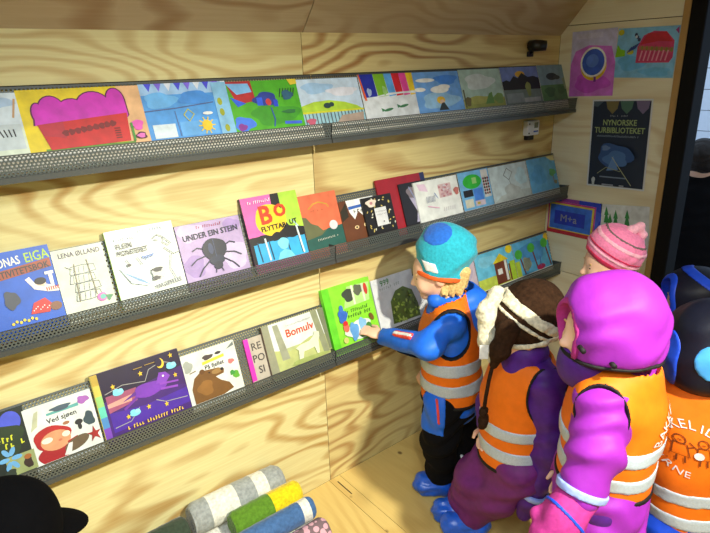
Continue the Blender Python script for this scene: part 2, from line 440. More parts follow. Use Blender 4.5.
# ---- leaning sheets and books
def lean(level, tl, tr, w, bl=None):
    p0 = np.array([0, YB, TRAY[level]])+Nv*w
    A = Wplane(*tl, p0, Nv); B = Wplane(*tr, p0, Nv)
    va = np.dot(A-p0, Vv); vb = np.dot(B-p0, Vv)
    return A[0], B[0], (va+vb)/2
def sheet(level, tl, tr, label, draw, w0=0.0025, cat='drawing', name='childrens_drawing', u0=None, hgt=None, group=None, mat='print_matte', t=0.0012):
    a, b, h = lean(level, tl, tr, w0+t)
    if u0 is not None: a = u0
    if hgt: h = hgt
    p = np.array([0, YB, TRAY[level]])
    r = empty(name, (float((a+b)/2), YB, TRAY[level]))
    tag(r, label, cat, group)
    v0 = 0.004
    frame_box('sheet', p, Uv, Vv, Nv, a, b, v0, h, w0, w0+t, 'paper_edge', r)
    vs0 = VIS[level]; art = Art(b-a, h-vs0); draw(art)
    art.build('picture', p+Uv*a+Vv*vs0+Nv*(w0+t+0.0002), Uv, Vv, Nv, mat, r)
    return r
def book(level, tl, tr, T, label, cover, draw, w0=0.003, spine=None, u0=None, u1=None, name='picture_book', group='picture books on the ledges'):
    a, b, h = lean(level, tl, tr, w0+T)
    if u0 is not None: a = u0
    if u1 is not None: b = u1
    p = np.array([0, YB, TRAY[level]])
    r = empty(name, (float((a+b)/2), YB, TRAY[level]))
    tag(r, label, 'book', group)
    v0 = 0.004; k = 0.0022
    cm = 'cv_%d_%d_%d' % cover
    if cm not in MATS: plain(cm, cover, 0.35)
    sm = cm
    if spine:
        sm = 'cv_%d_%d_%d' % spine
        if sm not in MATS: plain(sm, spine, 0.35)
    frame_box('front_cover', p, Uv, Vv, Nv, a, b, v0, h, w0+T-k, w0+T, cm, r)
    frame_box('back_cover', p, Uv, Vv, Nv, a, b, v0, h, w0, w0+k, cm, r)
    frame_box('spine', p, Uv, Vv, Nv, a-0.0015, a+0.0008, v0, h, w0, w0+T, sm, r)
    frame_box('pages', p, Uv, Vv, Nv, a+0.001, b-0.003, v0+0.003, h-0.003, w0+k, w0+T-k, 'paper_edge', r)
    vs0 = VIS[level]; art = Art(b-a, h-vs0); draw(art)
    art.build('cover_print', p+Uv*a+Vv*vs0+Nv*(w0+T+0.0002), Uv, Vv, Nv, 'print_gloss', r)
    return r

W_ = (236, 238, 238); K = (24, 22, 26)
# ------------------------------------------------ top ledge: paintings
def d0(a):
    a.rect(0, 0, 1, 1, (214, 226, 206)); a.rect(0, .45, 1, 1, (206, 220, 232)); a.rect(.55, .1, .97, .5, (196, 208, 214)); a.blob(.7, .85, .25, .1, (170, 196, 226), seed=3)
    for i in range(4): a.line([(.72+.05*i, .3), (.68+.06*i, .42)], .02, K)
    a.line([(.9, .6), (.97, .9)], .03, (190, 150, 110))
def d_cupcake(a):
    a.rect(0, 0, 1, 1, (224, 200, 24)); a.rect(.80, 0, 1, 1, (222, 176, 130)); a.rect(.12, 0, .86, .05, (88, 140, 40))
    for gr, cc in ((.012, (92, 18, 70)), (0, (200, 36, 184))):
        for cx_, cy_, rx_, ry_ in ((.13, .62, .045, .16), (.24, .66, .10, .22), (.40, .62, .12, .2), (.58, .68, .14, .24), (.77, .76, .075, .2)): a.ell(cx_, cy_, rx_+gr, ry_+gr*1.6, cc)
        a.poly([(.085-gr, .43), (.10-gr, .62), (.3, .72), (.7, .78), (.845+gr, .78), (.85+gr, .5), (.84, .46)], cc)
    a.poly([(.10, .44), (.84, .54), (.82, .06), (.16, .03)], (196, 26, 32)); a.poly([(.10, .44), (.13, .26), (.3, .2), (.3, .47)], (176, 34, 52))
    for i in range(9): a.blob(.3+.05*i, .28+.012*i, .026, .05, (120, 14, 26), seed=i)
    for i in range(5): a.rect(.70, .12+.04*i, .75, .14+.04*i, (110, 14, 20))
    a.blob(.91, .32, .05, .09, (228, 90, 190), seed=2); a.blob(.92, .13, .05, .06, (70, 20, 50), seed=5); a.blob(.92, .13, .035, .04, (226, 110, 200), seed=6); a.rect(.845, .05, .865, .36, (60, 140, 50))
def d_castle(a):
    a.rect(0, 0, 1, 1, (72, 150, 226)); a.rect(0, .8, 1, 1, (150, 190, 236))
    for i in range(9):
        x = .06+i*.11; a.poly([(x, 1), (x+.08, 1), (x+.04, .86)], [(64, 70, 214), (120, 100, 226), (214, 224, 244)][i % 3])
    a.blob(.2, .7, .18, .14, (98, 172, 236), seed=4); a.blob(.6, .72, .2, .12, (60, 136, 220), seed=9)
    a.line([(0, .52), (.35, .55), (.8, .62)], .02, (70, 96, 150)); a.line([(.33, .5), (.34, .05)], .015, (80, 110, 160))
    a.rect(.05, .04, .3, .28, (210, 226, 238)); a.rect(.35, .04, .8, .3, (92, 164, 230))
    a.rect(.82, 0, 1, .98, (128, 186, 228))
    for x, y in ((.88, .62), (.88, .42), (.9, .12)): a.ell(x, y, .03, .07, (150, 160, 40))
    a.line([(.42, .42), (.48, .52), (.54, .42), (.47, .3), (.42, .42)], .02, (176, 178, 70))
    for i in range(10):
        t = i*.628; a.line([(.66, .2), (.66+.1*math.cos(t), .2+.16*math.sin(t))], .02, (226, 196, 40))
    a.ell(.66, .2, .06, .1, (226, 190, 40)); a.ell(.7, .42, .06, .03, (230, 236, 240))
def d_green(a):
    a.rect(0, 0, 1, 1, (74, 168, 34)); a.blob(.6, .3, .35, .2, (60, 150, 40), seed=1)
    a.poly([(0, 1), (.34, 1), (.36, .6), (.1, .55)], (170, 36, 44)); a.poly([(.0, .96), (.3, .95), (.33, .78), (.12, .74)], (120, 180, 236))
    a.poly([(.02, .7), (.22, .56), (.1, .5)], (40, 90, 220)); a.blob(.14, .16, .14, .14, (64, 120, 232), seed=3); a.blob(.1, .1, .06, .07, (130, 50, 150), seed=8)
    a.blob(.5, .62, .17, .14, (36, 60, 150), seed=5); a.rect(.37, .5, .45, .66, (40, 90, 230)); a.ell(.53, .56, .04, .07, (190, 60, 60)); a.rect(.6, .46, .66, .6, (36, 70, 210))
    a.line([(.55, .45), (.57, .2), (.54, .06)], .03, (44, 84, 160)); a.line([(.7, .12), (.95, .1)], .06, (60, 100, 220))
    for i in range(6): a.line([(.7+.04*i, .64), (.74+.04*i, .82)], .02, (28, 60, 50))
    a.blob(.82, .68, .08, .1, (40, 90, 120), seed=4); a.blob(.8, .34, .1, .04, (40, 110, 60), seed=6); a.poly([(.86, 1), (1, 1), (1, .9), (.9, .88)], (220, 196, 60))
def d_hill(a):
    a.rect(0, 0, 1, 1, (190, 212, 238)); a.blob(.3, .8, .25, .12, (158, 196, 236), seed=1); a.blob(.7, .7, .25, .1, (214, 218, 236), seed=2)
    a.rect(0, .0, 1, .3, (150, 196, 214)); a.poly([(0, .28), (0, .42), (.2, .5), (.45, .52), (.7, .46), (.9, .36), (1, .26)], (170, 206, 60)); a.rect(0, .25, 1, .29, (206, 206, 50))
    for i in range(17): a.rect(.02+i*.058, .02, .035+i*.058, .25, (86, 96, 106))
    a.blob(.1, .08, .07, .07, (190, 90, 120), seed=2); a.poly([(.5, .0), (.95, .0), (.98, .2), (.6, .16)], (168, 150, 140)); a.ell(.4, .4, .06, .06, (40, 66, 70)); a.ell(.47, .42, .04, .05, (40, 66, 70))
def d_rain(a):
    a.rect(0, 0, 1, 1, (212, 220, 230))
    cols = [(30, 44, 160), (120, 180, 40), (90, 160, 230), (200, 30, 44), (226, 70, 160), (226, 196, 40)]
    ws = [.0, .26, .46, .60, .74, .87, 1.0]
    for i, c in enumerate(cols): a.poly([(ws[i], 1), (ws[i+1], 1), (min(1, ws[i+1]+.02), .5), (ws[i]+.03, .48)], c)
    a.poly([(0, 1), (.02, 1), (.08, .42), (.04, .42)], (224, 96, 40)); a.poly([(0.02, .44), (.4, .5), (.7, .53), (1, .52), (1, .58), (.5, .56)], (214, 222, 232))
    a.blob(.14, .6, .04, .09, (160, 180, 226), seed=1); a.blob(.42, .62, .04, .1, (150, 200, 120), seed=3)
    for x, y in ((.42, .18), (.72, .24)): a.ell(x, y, .09, .03, (60, 120, 84), rot=.15); a.poly([(x-.06, y), (x-.13, y+.05), (x-.12, y-.04)], (60, 120, 84))
def d_cloud(a):
    a.rect(0, 0, 1, 1, (110, 166, 236)); a.blob(.7, .8, .25, .12, (70, 136, 230), seed=2); a.blob(.5, .3, .4, .2, (150, 196, 238), seed=7)
    a.ell(.25, .8, .2, .05, W_); a.ell(.1, .58, .12, .05, W_); a.ell(.52, .56, .2, .09, W_); a.ell(.62, .62, .14, .06, W_)
    a.ell(.5, .3, .09, .09, (232, 190, 50)); a.ell(.52, .25, .05, .06, (224, 190, 170)); a.poly([(.42, .05), (.64, .05), (.56, .24), (.5, .22)], (44, 54, 60))
def d_gsky(a):
    a.rect(0, 0, 1, 1, (170, 198, 190)); a.blob(.45, .68, .35, .2, (206, 218, 220), seed=4); a.rect(0, 0, 1, .25, (150, 156, 80)); a.blob(.4, .22, .3, .1, (170, 170, 90), seed=1)
    a.poly([(.5, .1), (.72, .1), (.7, .4), (.62, .36)], (96, 140, 70)); a.blob(.1, .2, .07, .12, (110, 100, 60), seed=2); a.blob(.85, .22, .12, .14, (120, 150, 80), seed=6); a.rect(.02, .05, .05, .5, (90, 90, 60))
def d_black(a):
    a.rect(0, 0, 1, 1, (110, 130, 196)); a.rect(0, 0, 1, .42, (110, 126, 124)); a.ell(.5, .8, .13, .09, (214, 170, 50))
    a.poly([(0, .4), (0, .62), (.12, .66), (.2, .62), (.32, .76), (.42, .7), (.55, .84), (.7, .72), (.85, .74), (1, .68), (1, .38)], (26, 28, 34)); a.blob(.66, .4, .07, .2, (130, 140, 80), seed=2); a.rect(.05, .05, .5, .3, (134, 146, 150)); a.rect(.5, .04, .95, .16, (160, 166, 170))
def d_grey(a):
    a.rect(0, 0, 1, 1, (120, 152, 170)); a.rect(0, 0, 1, .45, (84, 132, 84)); a.ell(.45, .68, .2, .1, (40, 56, 56)); a.ell(.62, .65, .12, .06, (56, 70, 66)); a.blob(.3, .26, .18, .14, (60, 104, 66), seed=2); a.blob(.72, .3, .15, .12, (70, 116, 70), seed=3); a.poly([(.8, .6), (1, .7), (1, .3), (.84, .3)], (130, 150, 130))
G1 = 'paintings standing on the top ledge'
T1 = [((-70, 97), (14, 92), 'pale green and white painting beside the cupcake painting', d0),
      ((14, 92), (137, 84), 'painting of a red cupcake with pink icing on yellow', d_cupcake),
      ((137, 84.5), (224, 81), 'blue watercolour of a castle with a small yellow sun', d_castle),
      ((224, 81.5), (295, 79.5), 'bright green painting with blue creature and red corner', d_green),
      ((295, 80), (356.5, 77), 'painting of a green hill behind a row of fence posts', d_hill),
      ((357, 75), (411, 72.5), 'painting of hanging rainbow stripes above white ground', d_rain),
      ((411, 73), (457, 70.5), 'light blue painting of white clouds and a yellow-haired figure', d_cloud),
      ((457.5, 70.5), (498.5, 68), 'pale sage painting of a white cloud over olive ground', d_gsky),
      ((499, 68), (536, 66), 'painting of a black castle skyline with an orange sun', d_black),
      ((536.5, 66), (564, 64), 'grey green painting with a dark oval cloud', d_grey)]
for i, (tl, tr, lab, fn) in enumerate(T1):
    sheet(0, tl, tr, lab, fn, w0=0.0025, group=G1, mat='print_matte')

# ------------------------------------------------ middle ledge
def b_blue(a):
    a.rect(0, 0, 1, 1, (24, 86, 190)); a.text('JONAS', .42, .86, .11, (226, 226, 214), .06, .34); a.text('EIGA', .82, .88, .13, (160, 190, 60), .06, .32)
    a.poly([(.1, .62), (.98, .70), (.98, .82), (.1, .74)], (150, 66, 34)); a.text('AKTIVITETSBOK', .55, .715, .085, (44, 34, 40), .07, .8)
    a.ell(.78, .49, .07, .06, (226, 196, 170)); a.ell(.78, .53, .08, .05, K); a.line([(.62, .6), (.7, .46), (.86, .4), (1, .38)], .06, (232, 224, 216)); a.line([(.82, .46), (.93, .44), (.93, .6)], .05, (232, 224, 216))
    for i in range(6): a.line([(.84+.03*i, .38), (.84+.03*i, .43)], .014, (196, 60, 50))
    a.rect(.86, .6, .98, .64, (226, 226, 220)); a.poly([(.55, .12), (.62, .26), (.78, .3), (.86, .2), (.8, .1)], (190, 44, 46)); a.ell(.9, .16, .08, .06, (120, 80, 60)); a.blob(.36, .36, .1, .12, (60, 66, 80), seed=3)
    for i in range(8): a.ell(.6+.03*i, .16+.02*(i % 3), .008, .008, W_)
    for i in range(7): a.ell(.3+.05*i, .05+.02*(i % 2), .02, .02, (210, 190, 50))
def b_lena(a):
    a.rect(0, 0, 1, 1, (200, 206, 190)); a.text('LENA ØLLAND', .52, .90, .075, (60, 46, 70), 0, .82)
    for i, (cx, cy) in enumerate(((.5, .64), (.46, .50), (.52, .36), (.5, .22))):
        a.line([(cx-.26, cy-.06), (cx-.22, cy+.06), (cx+.02, cy+.07), (cx+.24, cy+.05), (cx+.26, cy-.05), (cx, cy-.07), (cx-.26, cy-.06)], .012, (96, 104, 110))
        for k in range(4): a.line([(cx-.18+.1*k, cy-.05), (cx-.16+.1*k, cy+.05)], .008, (120, 126, 130))
    a.line([(.3, .14), (.36, .74)], .012, (120, 110, 80)); a.line([(.66, .2), (.62, .78)], .012, (120, 110, 80)); a.line([(.18, .72), (.3, .66)], .01, (96, 104, 110))
    a.ell(.74, .14, .1, .07, (196, 100, 170)); a.ell(.76, .14, .06, .04, (90, 170, 160)); a.poly([(.8, .16), (.97, .14), (.86, .05)], (70, 130, 90))
def b_flein(a):
    a.rect(0, 0, 1, 1, (206, 214, 208)); a.scrib(23, .48, .93, .045, (150, 166, 190), 0, .85); a.scrib(9, .25, .86, .04, (150, 166, 190), 0, .3)
    a.text('FLEIN', .22, .76, .075, (64, 66, 70), .02, .22, .003); a.text('MONSTERET', .32, .66, .075, (64, 66, 70), .02, .44, .003); a.text('hyper', .52, .55, .055, (84, 120, 190), .1)
    a.poly([(.08, .44), (.3, .42), (.42, .12), (.2, .2)], (196, 212, 222))
    for i in range(8): a.line([(.12+.03*i, .38-.02*i), (.30+.02*i, .22-.012*i)], .009, (110, 150, 190))
    for p in ([(.64, .78), (.72, .83), (.8, .78), (.9, .66)], [(.8, .78), (.78, .7), (.86, .64)], [(.66, .76), (.72, .74)], [(.78, .62), (.9, .5), (1, .52)], [(.2, .56), (.23, .48)], [(.36, .56), (.41, .44)], [(.86, .5), (.8, .3), (.86, .1)]): a.line(p, .01, (90, 100, 110))
    a.blob(.6, .26, .1, .09, (186, 190, 186), seed=4); a.blob(.6, .32, .08, .035, (40, 44, 48), seed=2); a.blob(.56, .2, .06, .03, (60, 62, 66), seed=7); a.blob(.22, .47, .03, .02, K, seed=3)
    a.text('MAGEFELLE', .72, .09, .06, (110, 112, 120), .1, .4, .002)
def b_beetle(a):
    a.rect(0, 0, 1, 1, (166, 146, 190)); a.blob(.2, .85, .2, .16, (186, 170, 206), seed=1); a.blob(.8, .3, .22, .25, (186, 172, 208), seed=2); a.blob(.15, .25, .16, .2, (148, 124, 180), seed=6); a.blob(.85, .85, .14, .12, (150, 126, 184), seed=8)
    a.scrib(12, .5, .92, .05, (150, 40, 70), 0, .4); a.text('UNDER EIN STEIN', .5, .775, .10, (36, 40, 60), .03, .86)
    for sx in (-1, 1):
        for p in ([(.12, .5), (.26, .56), (.34, .52)], [(.12, .4), (.3, .36), (.4, .28)], [(.1, .3), (.24, .18), (.32, .06)]): a.line([(.5+sx*x, y) for x, y in p], .022, (34, 40, 62))
    a.blob(.5, .48, .19, .2, (26, 32, 52), amp=.03, seed=1); a.ell(.5, .28, .12, .09, (34, 42, 66)); a.ell(.5, .18, .07, .07, (28, 34, 56)); a.line([(.5, .34), (.5, .66)], .01, (60, 72, 110)); a.ell(.44, .5, .04, .1, (52, 62, 96))
    a.line([(.46, .14), (.44, .06)], .015, (34, 40, 62)); a.line([(.54, .14), (.56, .06)], .015, (34, 40, 62))
def b_bo(a):
    a.rect(0, 0, 1, 1, (22, 24, 30)); a.poly([(0, 1), (.52, 1), (.5, .6), (.45, .42), (0, .4)], (214, 96, 170)); a.poly([(.67, 1), (1, 1), (1, .42), (.74, .48), (.66, .6)], (164, 206, 66))
    a.blob(.44, .62, .27, .24, (236, 196, 40), amp=.03, seed=3); a.rect(.05, .0, .98, .30, (50, 160, 214))
    for x in (.05, .25, .5, .78, .95): a.blob(x, .35, .14, .06, (22, 24, 30), seed=int(x*50))
    for x in (.12, .32, .64, .86): a.line([(x, .32), (x+.02, .02)], .02, (24, 60, 90))
    a.line([(.26, .36), (.28, .02)], .03, (200, 216, 220)); a.line([(.86, .46), (.9, .02)], .03, (200, 216, 220)); a.line([(.8, .56), (.9, .44)], .02, (170, 200, 210))
    a.blob(.56, .23, .1, .09, (120, 200, 226), amp=.05, seed=2); a.poly([(.4, 0), (.72, 0), (.66, .1), (.56, .14), (.46, .1)], (110, 196, 226))
    a.text('B', .36, .70, .27, (206, 60, 28), .02, None, .018); a.text('O', .62, .73, .18, (206, 60, 28), .02, None, .018); a.text('FLYTTAR', .46, .50, .075, K, .02, .46); a.text('UT', .82, .53, .075, K, .03, .2); a.scrib(12, .3, .92, .045, (240, 220, 236), .03, .4)
def b_orange(a):
    a.rect(0, 0, 1, 1, (206, 104, 72)); a.poly([(0, 0), (0, .62), (.1, .6), (.2, .48), (.36, .42), (.46, .32), (1, .36), (1, 0)], (92, 96, 66)); a.poly([(0, 0), (0, .2), (.4, .24), (.6, .34), (1, .36), (1, 0)], (34, 84, 78))
    a.line([(.2, .74), (.35, .82), (.5, .84)], .02, (184, 150, 50)); a.line([(.5, .84), (.7, .78), (.74, .72)], .02, (184, 150, 50)); a.scrib(7, .44, .7, .035, (150, 70, 44), .04, .4)
    a.ell(.76, .38, .11, .085, (216, 206, 214)); a.scrib(14, .52, .17, .035, (214, 214, 200), .04, .6)
def b_brown(a):
    a.rect(0, 0, 1, 1, (96, 54, 30)); a.poly([(.2, 1), (1, 1), (1, .0), (.75, .0), (.62, .55), (.5, .7), (.36, .5), (.25, .7)], (226, 228, 230)); a.poly([(.24, .84), (.95, .86), (.95, .8), (.24, .76)], (50, 96, 180))
    a.scrib(5, .6, .7, .09, K, 0, .5); a.poly([(.72, .5), (.8, .5), (.9, 0), (.84, 0)], (40, 80, 170)); a.ell(.36, .3, .06, .045, (226, 200, 150)); a.ell(.62, .32, .05, .045, (226, 200, 150)); a.ell(.36, .3, .03, .025, K); a.poly([(0, .75), (.18, .95), (.2, .6), (0, .5)], (44, 40, 30))
def b_gold(a):
    a.rect(0, 0, 1, 1, (22, 20, 22))
    rn = random.Random(4)
    for i in range(34): a.ell(rn.uniform(.05, .95), rn.uniform(.04, .96), .035, .018, (190, 170, 90) if i % 3 else (206, 206, 190), n=8, rot=rn.uniform(0, 3))
    a.blob(.26, .83, .17, .1, (214, 200, 190), seed=2); a.ell(.26, .83, .05, .04, (180, 120, 130)); a.rect(.32, .2, .72, .68, (206, 208, 214)); a.scrib(12, .52, .58, .03, (90, 90, 100), 0, .34); a.scrib(10, .52, .5, .03, (90, 90, 100), 0, .34); a.ell(.54, .3, .02, .02, (60, 60, 70))
def b_red(a):
    a.rect(0, 0, 1, 1, (150, 24, 38)); a.rect(.9, .0, 1, 1, (36, 44, 90)); a.scrib(6, .6, .53, .045, (220, 170, 180), .02, .2); a.scrib(7, .6, .46, .045, (220, 170, 180), .02, .3)
def b_blk(a):
    a.rect(0, 0, 1, 1, (26, 24, 30)); a.blob(.4, .76, .16, .14, (120, 110, 120), seed=2); a.poly([(.3, .65), (.6, .6), (.8, .3), (.9, .03), (.4, .05), (.5, .3)], (170, 166, 196)); a.line([(.35, .9), (.5, .6), (.7, .3)], .03, (130, 140, 180))
def b_sketch(a):
    a.rect(0, 0, 1, 1, (222, 226, 226)); a.poly([(.06, .95), (.24, .92), (.28, .72), (.1, .78)], (216, 190, 214)); a.rect(.52, .5, .82, .84, (206, 176, 180))
    rn = random.Random(3)
    for i in range(24): a.blob(rn.uniform(.54, .8), rn.uniform(.52, .82), .03, .03, [(180, 120, 130), (190, 150, 160), (206, 196, 206)][i % 3], n=9, seed=i)
    a.blob(.92, .6, .06, .1, (190, 110, 100), seed=2)
    for i in range(7): a.line([(.2+.03*i, .44), (.22+.03*i, .6)], .012, (90, 96, 130))
    a.line([(.2, .36), (.45, .26)], .02, (226, 160, 200))
    for i in range(6): a.line([(.54+.05*i, .15), (.56+.05*i, .25)], .012, (180, 170, 180))
    a.line([(.4, .66), (.46, .5)], .015, (80, 120, 190))
def d_coll(a):
    a.rect(0, 0, 1, 1, (112, 176, 226)); a.ell(.42, .72, .3, .19, (44, 176, 50)); a.rect(.42, .66, .56, .82, (150, 206, 120)); a.rect(.08, .34, .38, .52, (26, 24, 30)); a.rect(.4, .2, .7, .52, (70, 130, 226)); a.rect(.08, .06, .34, .28, (206, 206, 190)); a.rect(.4, .06, .72, .2, (206, 190, 206)); a.rect(.45, .1, .55, .16, (190, 170, 60))
    a.rect(.74, .24, .96, .98, (206, 206, 206))
    for i in range(6):
        for j in range(3): a.ell(.78+.07*j, .34+.08*i, .03, .035, (120, 24, 36) if (i+j) % 2 else (30, 30, 30), n=8)
def d_diamond(a):
    a.rect(0, 0, 1, 1, (196, 212, 218)); a.poly([(.0, .0), (1, .0), (1, .2), (.6, .24), (.2, .16)], (186, 196, 196)); a.blob(.5, .22, .2, .22, (180, 188, 188), seed=4); a.line([(.35, .72), (.46, .9), (.58, .76), (.47, .56), (.35, .72)], .02, (70, 78, 80)); a.line([(.47, .56), (.5, .42)], .015, (90, 96, 100)); a.blob(.8, .6, .15, .25, (186, 216, 228), seed=5)
def d_lblue(a):
    a.rect(0, 0, 1, 1, (104, 176, 226)); a.blob(.35, .5, .25, .3, (90, 164, 222), seed=5); a.poly([(.7, 1), (1, 1), (1, .84), (.86, .86)], (214, 206, 150)); a.blob(.84, .5, .12, .11, (100, 176, 120), seed=3); a.line([(.84, .4), (.86, .16)], .03, (150, 120, 110)); a.blob(.9, .2, .06, .06, (150, 150, 120), seed=2)
book(1, (-30, 262), (46, 241), .012, 'blue activity book with brown title banner and striped arm', (24, 86, 190), b_blue)
book(1, (50, 251), (101, 243), .008, 'cream picture book with pencil towers and pink flower', (214, 220, 208), b_lena)
book(1, (103, 232), (171, 221), .012, 'white picture book with green spine and pencil sketches', (226, 234, 230), b_flein, spine=(120, 160, 40))
book(1, (174, 226), (238, 216), .009, 'lilac picture book with a big dark beetle', (166, 146, 190), b_beetle)
book(1, (239, 199), (295, 190), .013, 'pink and lime picture book with big red letters BO', (200, 90, 160), b_bo, spine=(60, 34, 60))
book(1, (297, 198), (334, 189), .011, 'terracotta and green book with a round white sticker', (206, 104, 72), b_orange)
book(1, (338, 203), (372, 195), .007, 'brown and white book with two round animal eyes', (96, 54, 30), b_brown)
book(1, (361, 198.5), (390, 193), .009, 'black book with gold leaves and white title label', (22, 20, 22), b_gold, w0=0.011)
book(1, (375, 181), (423, 171.5), .008, 'tall dark red book behind the black books', (150, 24, 38), b_red)
book(1, (398, 184), (424, 180), .006, 'black book with grey figure tucked behind white sketch book', (26, 24, 30), b_blk, w0=0.0115)
book(1, (413, 184), (455.5, 174), .006, 'white book with pencil marks and pinkish square', (222, 226, 226), b_sketch, w0=0.018)
G2 = 'drawings standing on the middle ledge'
sheet(1, (456.5, 173.5), (487, 168), 'collage drawing with bright green oval and black square', d_coll, group=G2)
sheet(1, (487.5, 168), (525, 161), 'pale grey drawing with a pencil diamond kite', d_diamond, group=G2)
sheet(1, (525.5, 160.5), (553, 155), 'light blue painting with small green tree, by the end wall', d_lblue, group=G2)

# ------------------------------------------------ bottom ledge
def s_troll(a):
    a.rect(0, 0, 1, 1, (24, 34, 30)); a.ell(.72, .82, .2, .16, (70, 84, 200)); a.blob(.5, .55, .4, .25, (34, 52, 30), seed=2); a.scrib(5, .6, .58, .09, (200, 206, 50), .05, .4); a.scrib(4, .7, .48, .09, (200, 206, 50), .05, .4); a.rect(.45, 0, 1, .3, (140, 150, 100))
    for i in range(6):
        t = i*1.05; a.ell(.55+.12*math.cos(t), .27+.12*math.sin(t), .1, .035, (100, 160, 210), rot=t)
    a.blob(.85, .14, .08, .1, (50, 34, 30), seed=5); a.ell(.86, .22, .07, .04, (150, 90, 40))
    a.blob(.5, .06, .1, .06, (40, 50, 40), seed=6)
def s_sea(a):
    a.rect(0, 0, 1, 1, (208, 214, 212)); a.poly([(.3, .78), (.78, .78), (.78, .84), (.3, .82)], (90, 160, 160)); a.blob(.52, .85, .15, .05, (66, 84, 100), seed=2); a.text('Ved sjøen', .5, .69, .085, (26, 24, 28), .02, .46)
    a.blob(.86, .86, .09, .07, (150, 90, 170), seed=3); a.poly([(.04, .6), (.14, .9), (.2, .92), (.14, .66)], (176, 180, 150)); a.blob(.88, .5, .08, .13, (50, 70, 80), seed=5); a.ell(.72, .5, .06, .05, (40, 40, 46)); a.ell(.72, .42, .03, .06, (40, 40, 46)); a.ell(.54, .56, .05, .03, (150, 100, 70))
    a.blob(.28, .1, .24, .16, (150, 26, 34), amp=.04, seed=1); a.blob(.3, .4, .27, .2, (164, 30, 34), amp=.05, seed=4); a.ell(.34, .33, .22, .17, (200, 142, 104)); a.ell(.22, .37, .08, .05, (206, 216, 196)); a.ell(.5, .38, .06, .05, (206, 216, 196)); a.ell(.4, .31, .03, .02, (190, 110, 84))
    a.line([(.5, .2), (.66, .24)], .09, (150, 26, 34)); a.ell(.62, .16, .2, .1, (96, 80, 60), rot=.3); a.poly([(.4, .02), (.5, .2), (.56, .2), (.5, .0)], (206, 206, 206))
    for i in range(5):
        t = 1.57+i*1.2566; a.poly([(.9+.045*math.cos(t-.6), .2+.05*math.sin(t-.6)), (.9+.12*math.cos(t), .2+.15*math.sin(t)), (.9+.045*math.cos(t+.6), .2+.05*math.sin(t+.6))], (150, 34, 36))
    a.ell(.9, .2, .05, .06, (150, 34, 36))
def s_night(a):
    a.rect(0, 0, 1, 1, (60, 24, 110)); a.rect(0, .55, 1, 1, (28, 16, 52)); a.poly([(.08, .6), (.4, .6), (1, .4), (1, .72), (.5, .62)], (56, 22, 96)); a.poly([(.1, .36), (.42, .42), (.44, .62), (.1, .62)], (150, 76, 110)); a.poly([(.1, .44), (.36, .44), (.38, .54), (.1, .5)], (206, 150, 140)); a.poly([(.1, .05), (1, .1), (1, .35), (.5, .3), (.1, .36)], (66, 30, 150))
    for i in range(6): a.rect(0, i/6, .07, (i+1)/6, [(110, 60, 170), (70, 130, 190), (90, 190, 170), (140, 190, 110), (190, 180, 80), (176, 150, 60)][i])
    a.line([(.1, .66), (.3, .72), (.55, .66), (.62, .82), (.78, .88), (.9, .8)], .012, (150, 150, 150)); a.line([(.12, .12), (.3, .14), (.42, .3)], .012, (150, 150, 150)); a.line([(.62, .32), (.72, .24), (.98, .2)], .012, (150, 150, 150))
    a.blob(.58, .52, .19, .11, (110, 46, 170), amp=.06, seed=3); a.poly([(.66, .56), (.72, .72), (.8, .7), (.84, .62), (.78, .54)], (122, 56, 180)); a.poly([(.26, .46), (.42, .5), (.42, .56)], (90, 40, 140)); a.line([(.42, .46), (.26, .34)], .04, (100, 42, 150)); a.line([(.7, .46), (.9, .42)], .035, (130, 60, 180)); a.line([(.7, .54), (.92, .5)], .03, (130, 60, 180)); a.ell(.76, .65, .012, .015, W_)
    for x, y in ((.22, .75), (.2, .72)): pass
    for x, y in ((.2, .74), (.52, .8), (.9, .93), (.9, .6), (.28, .22), (.52, .26), (.72, .2)):
        pts = []
        for i in range(10): rr = (.035 if i % 2 == 0 else .016); t = 1.57+i*.628; pts.append((x+rr*.8*math.cos(t), y+rr*1.3*math.sin(t)))
        a.poly(pts, (216, 180, 50))
    a.ell(.76, .86, .045, .08, (226, 190, 50)); a.ell(.745, .88, .04, .07, (28, 16, 52))
    for x, y in ((.24, .63), (.88, .76), (.36, .24)): a.ell(x, y, .06, .045, (120, 200, 226)); a.ell(x-.02, y+.03, .035, .035, (120, 200, 226)); a.ell(x+.025, y+.025, .03, .03, (140, 210, 230))
    a.scrib(23, .6, .06, .06, (226, 190, 60), .0, .72); a.line([(.45, .9), (.55, .9)], .01, (170, 140, 60)); a.line([(.58, .91), (.7, .91)], .01, (170, 140, 60))
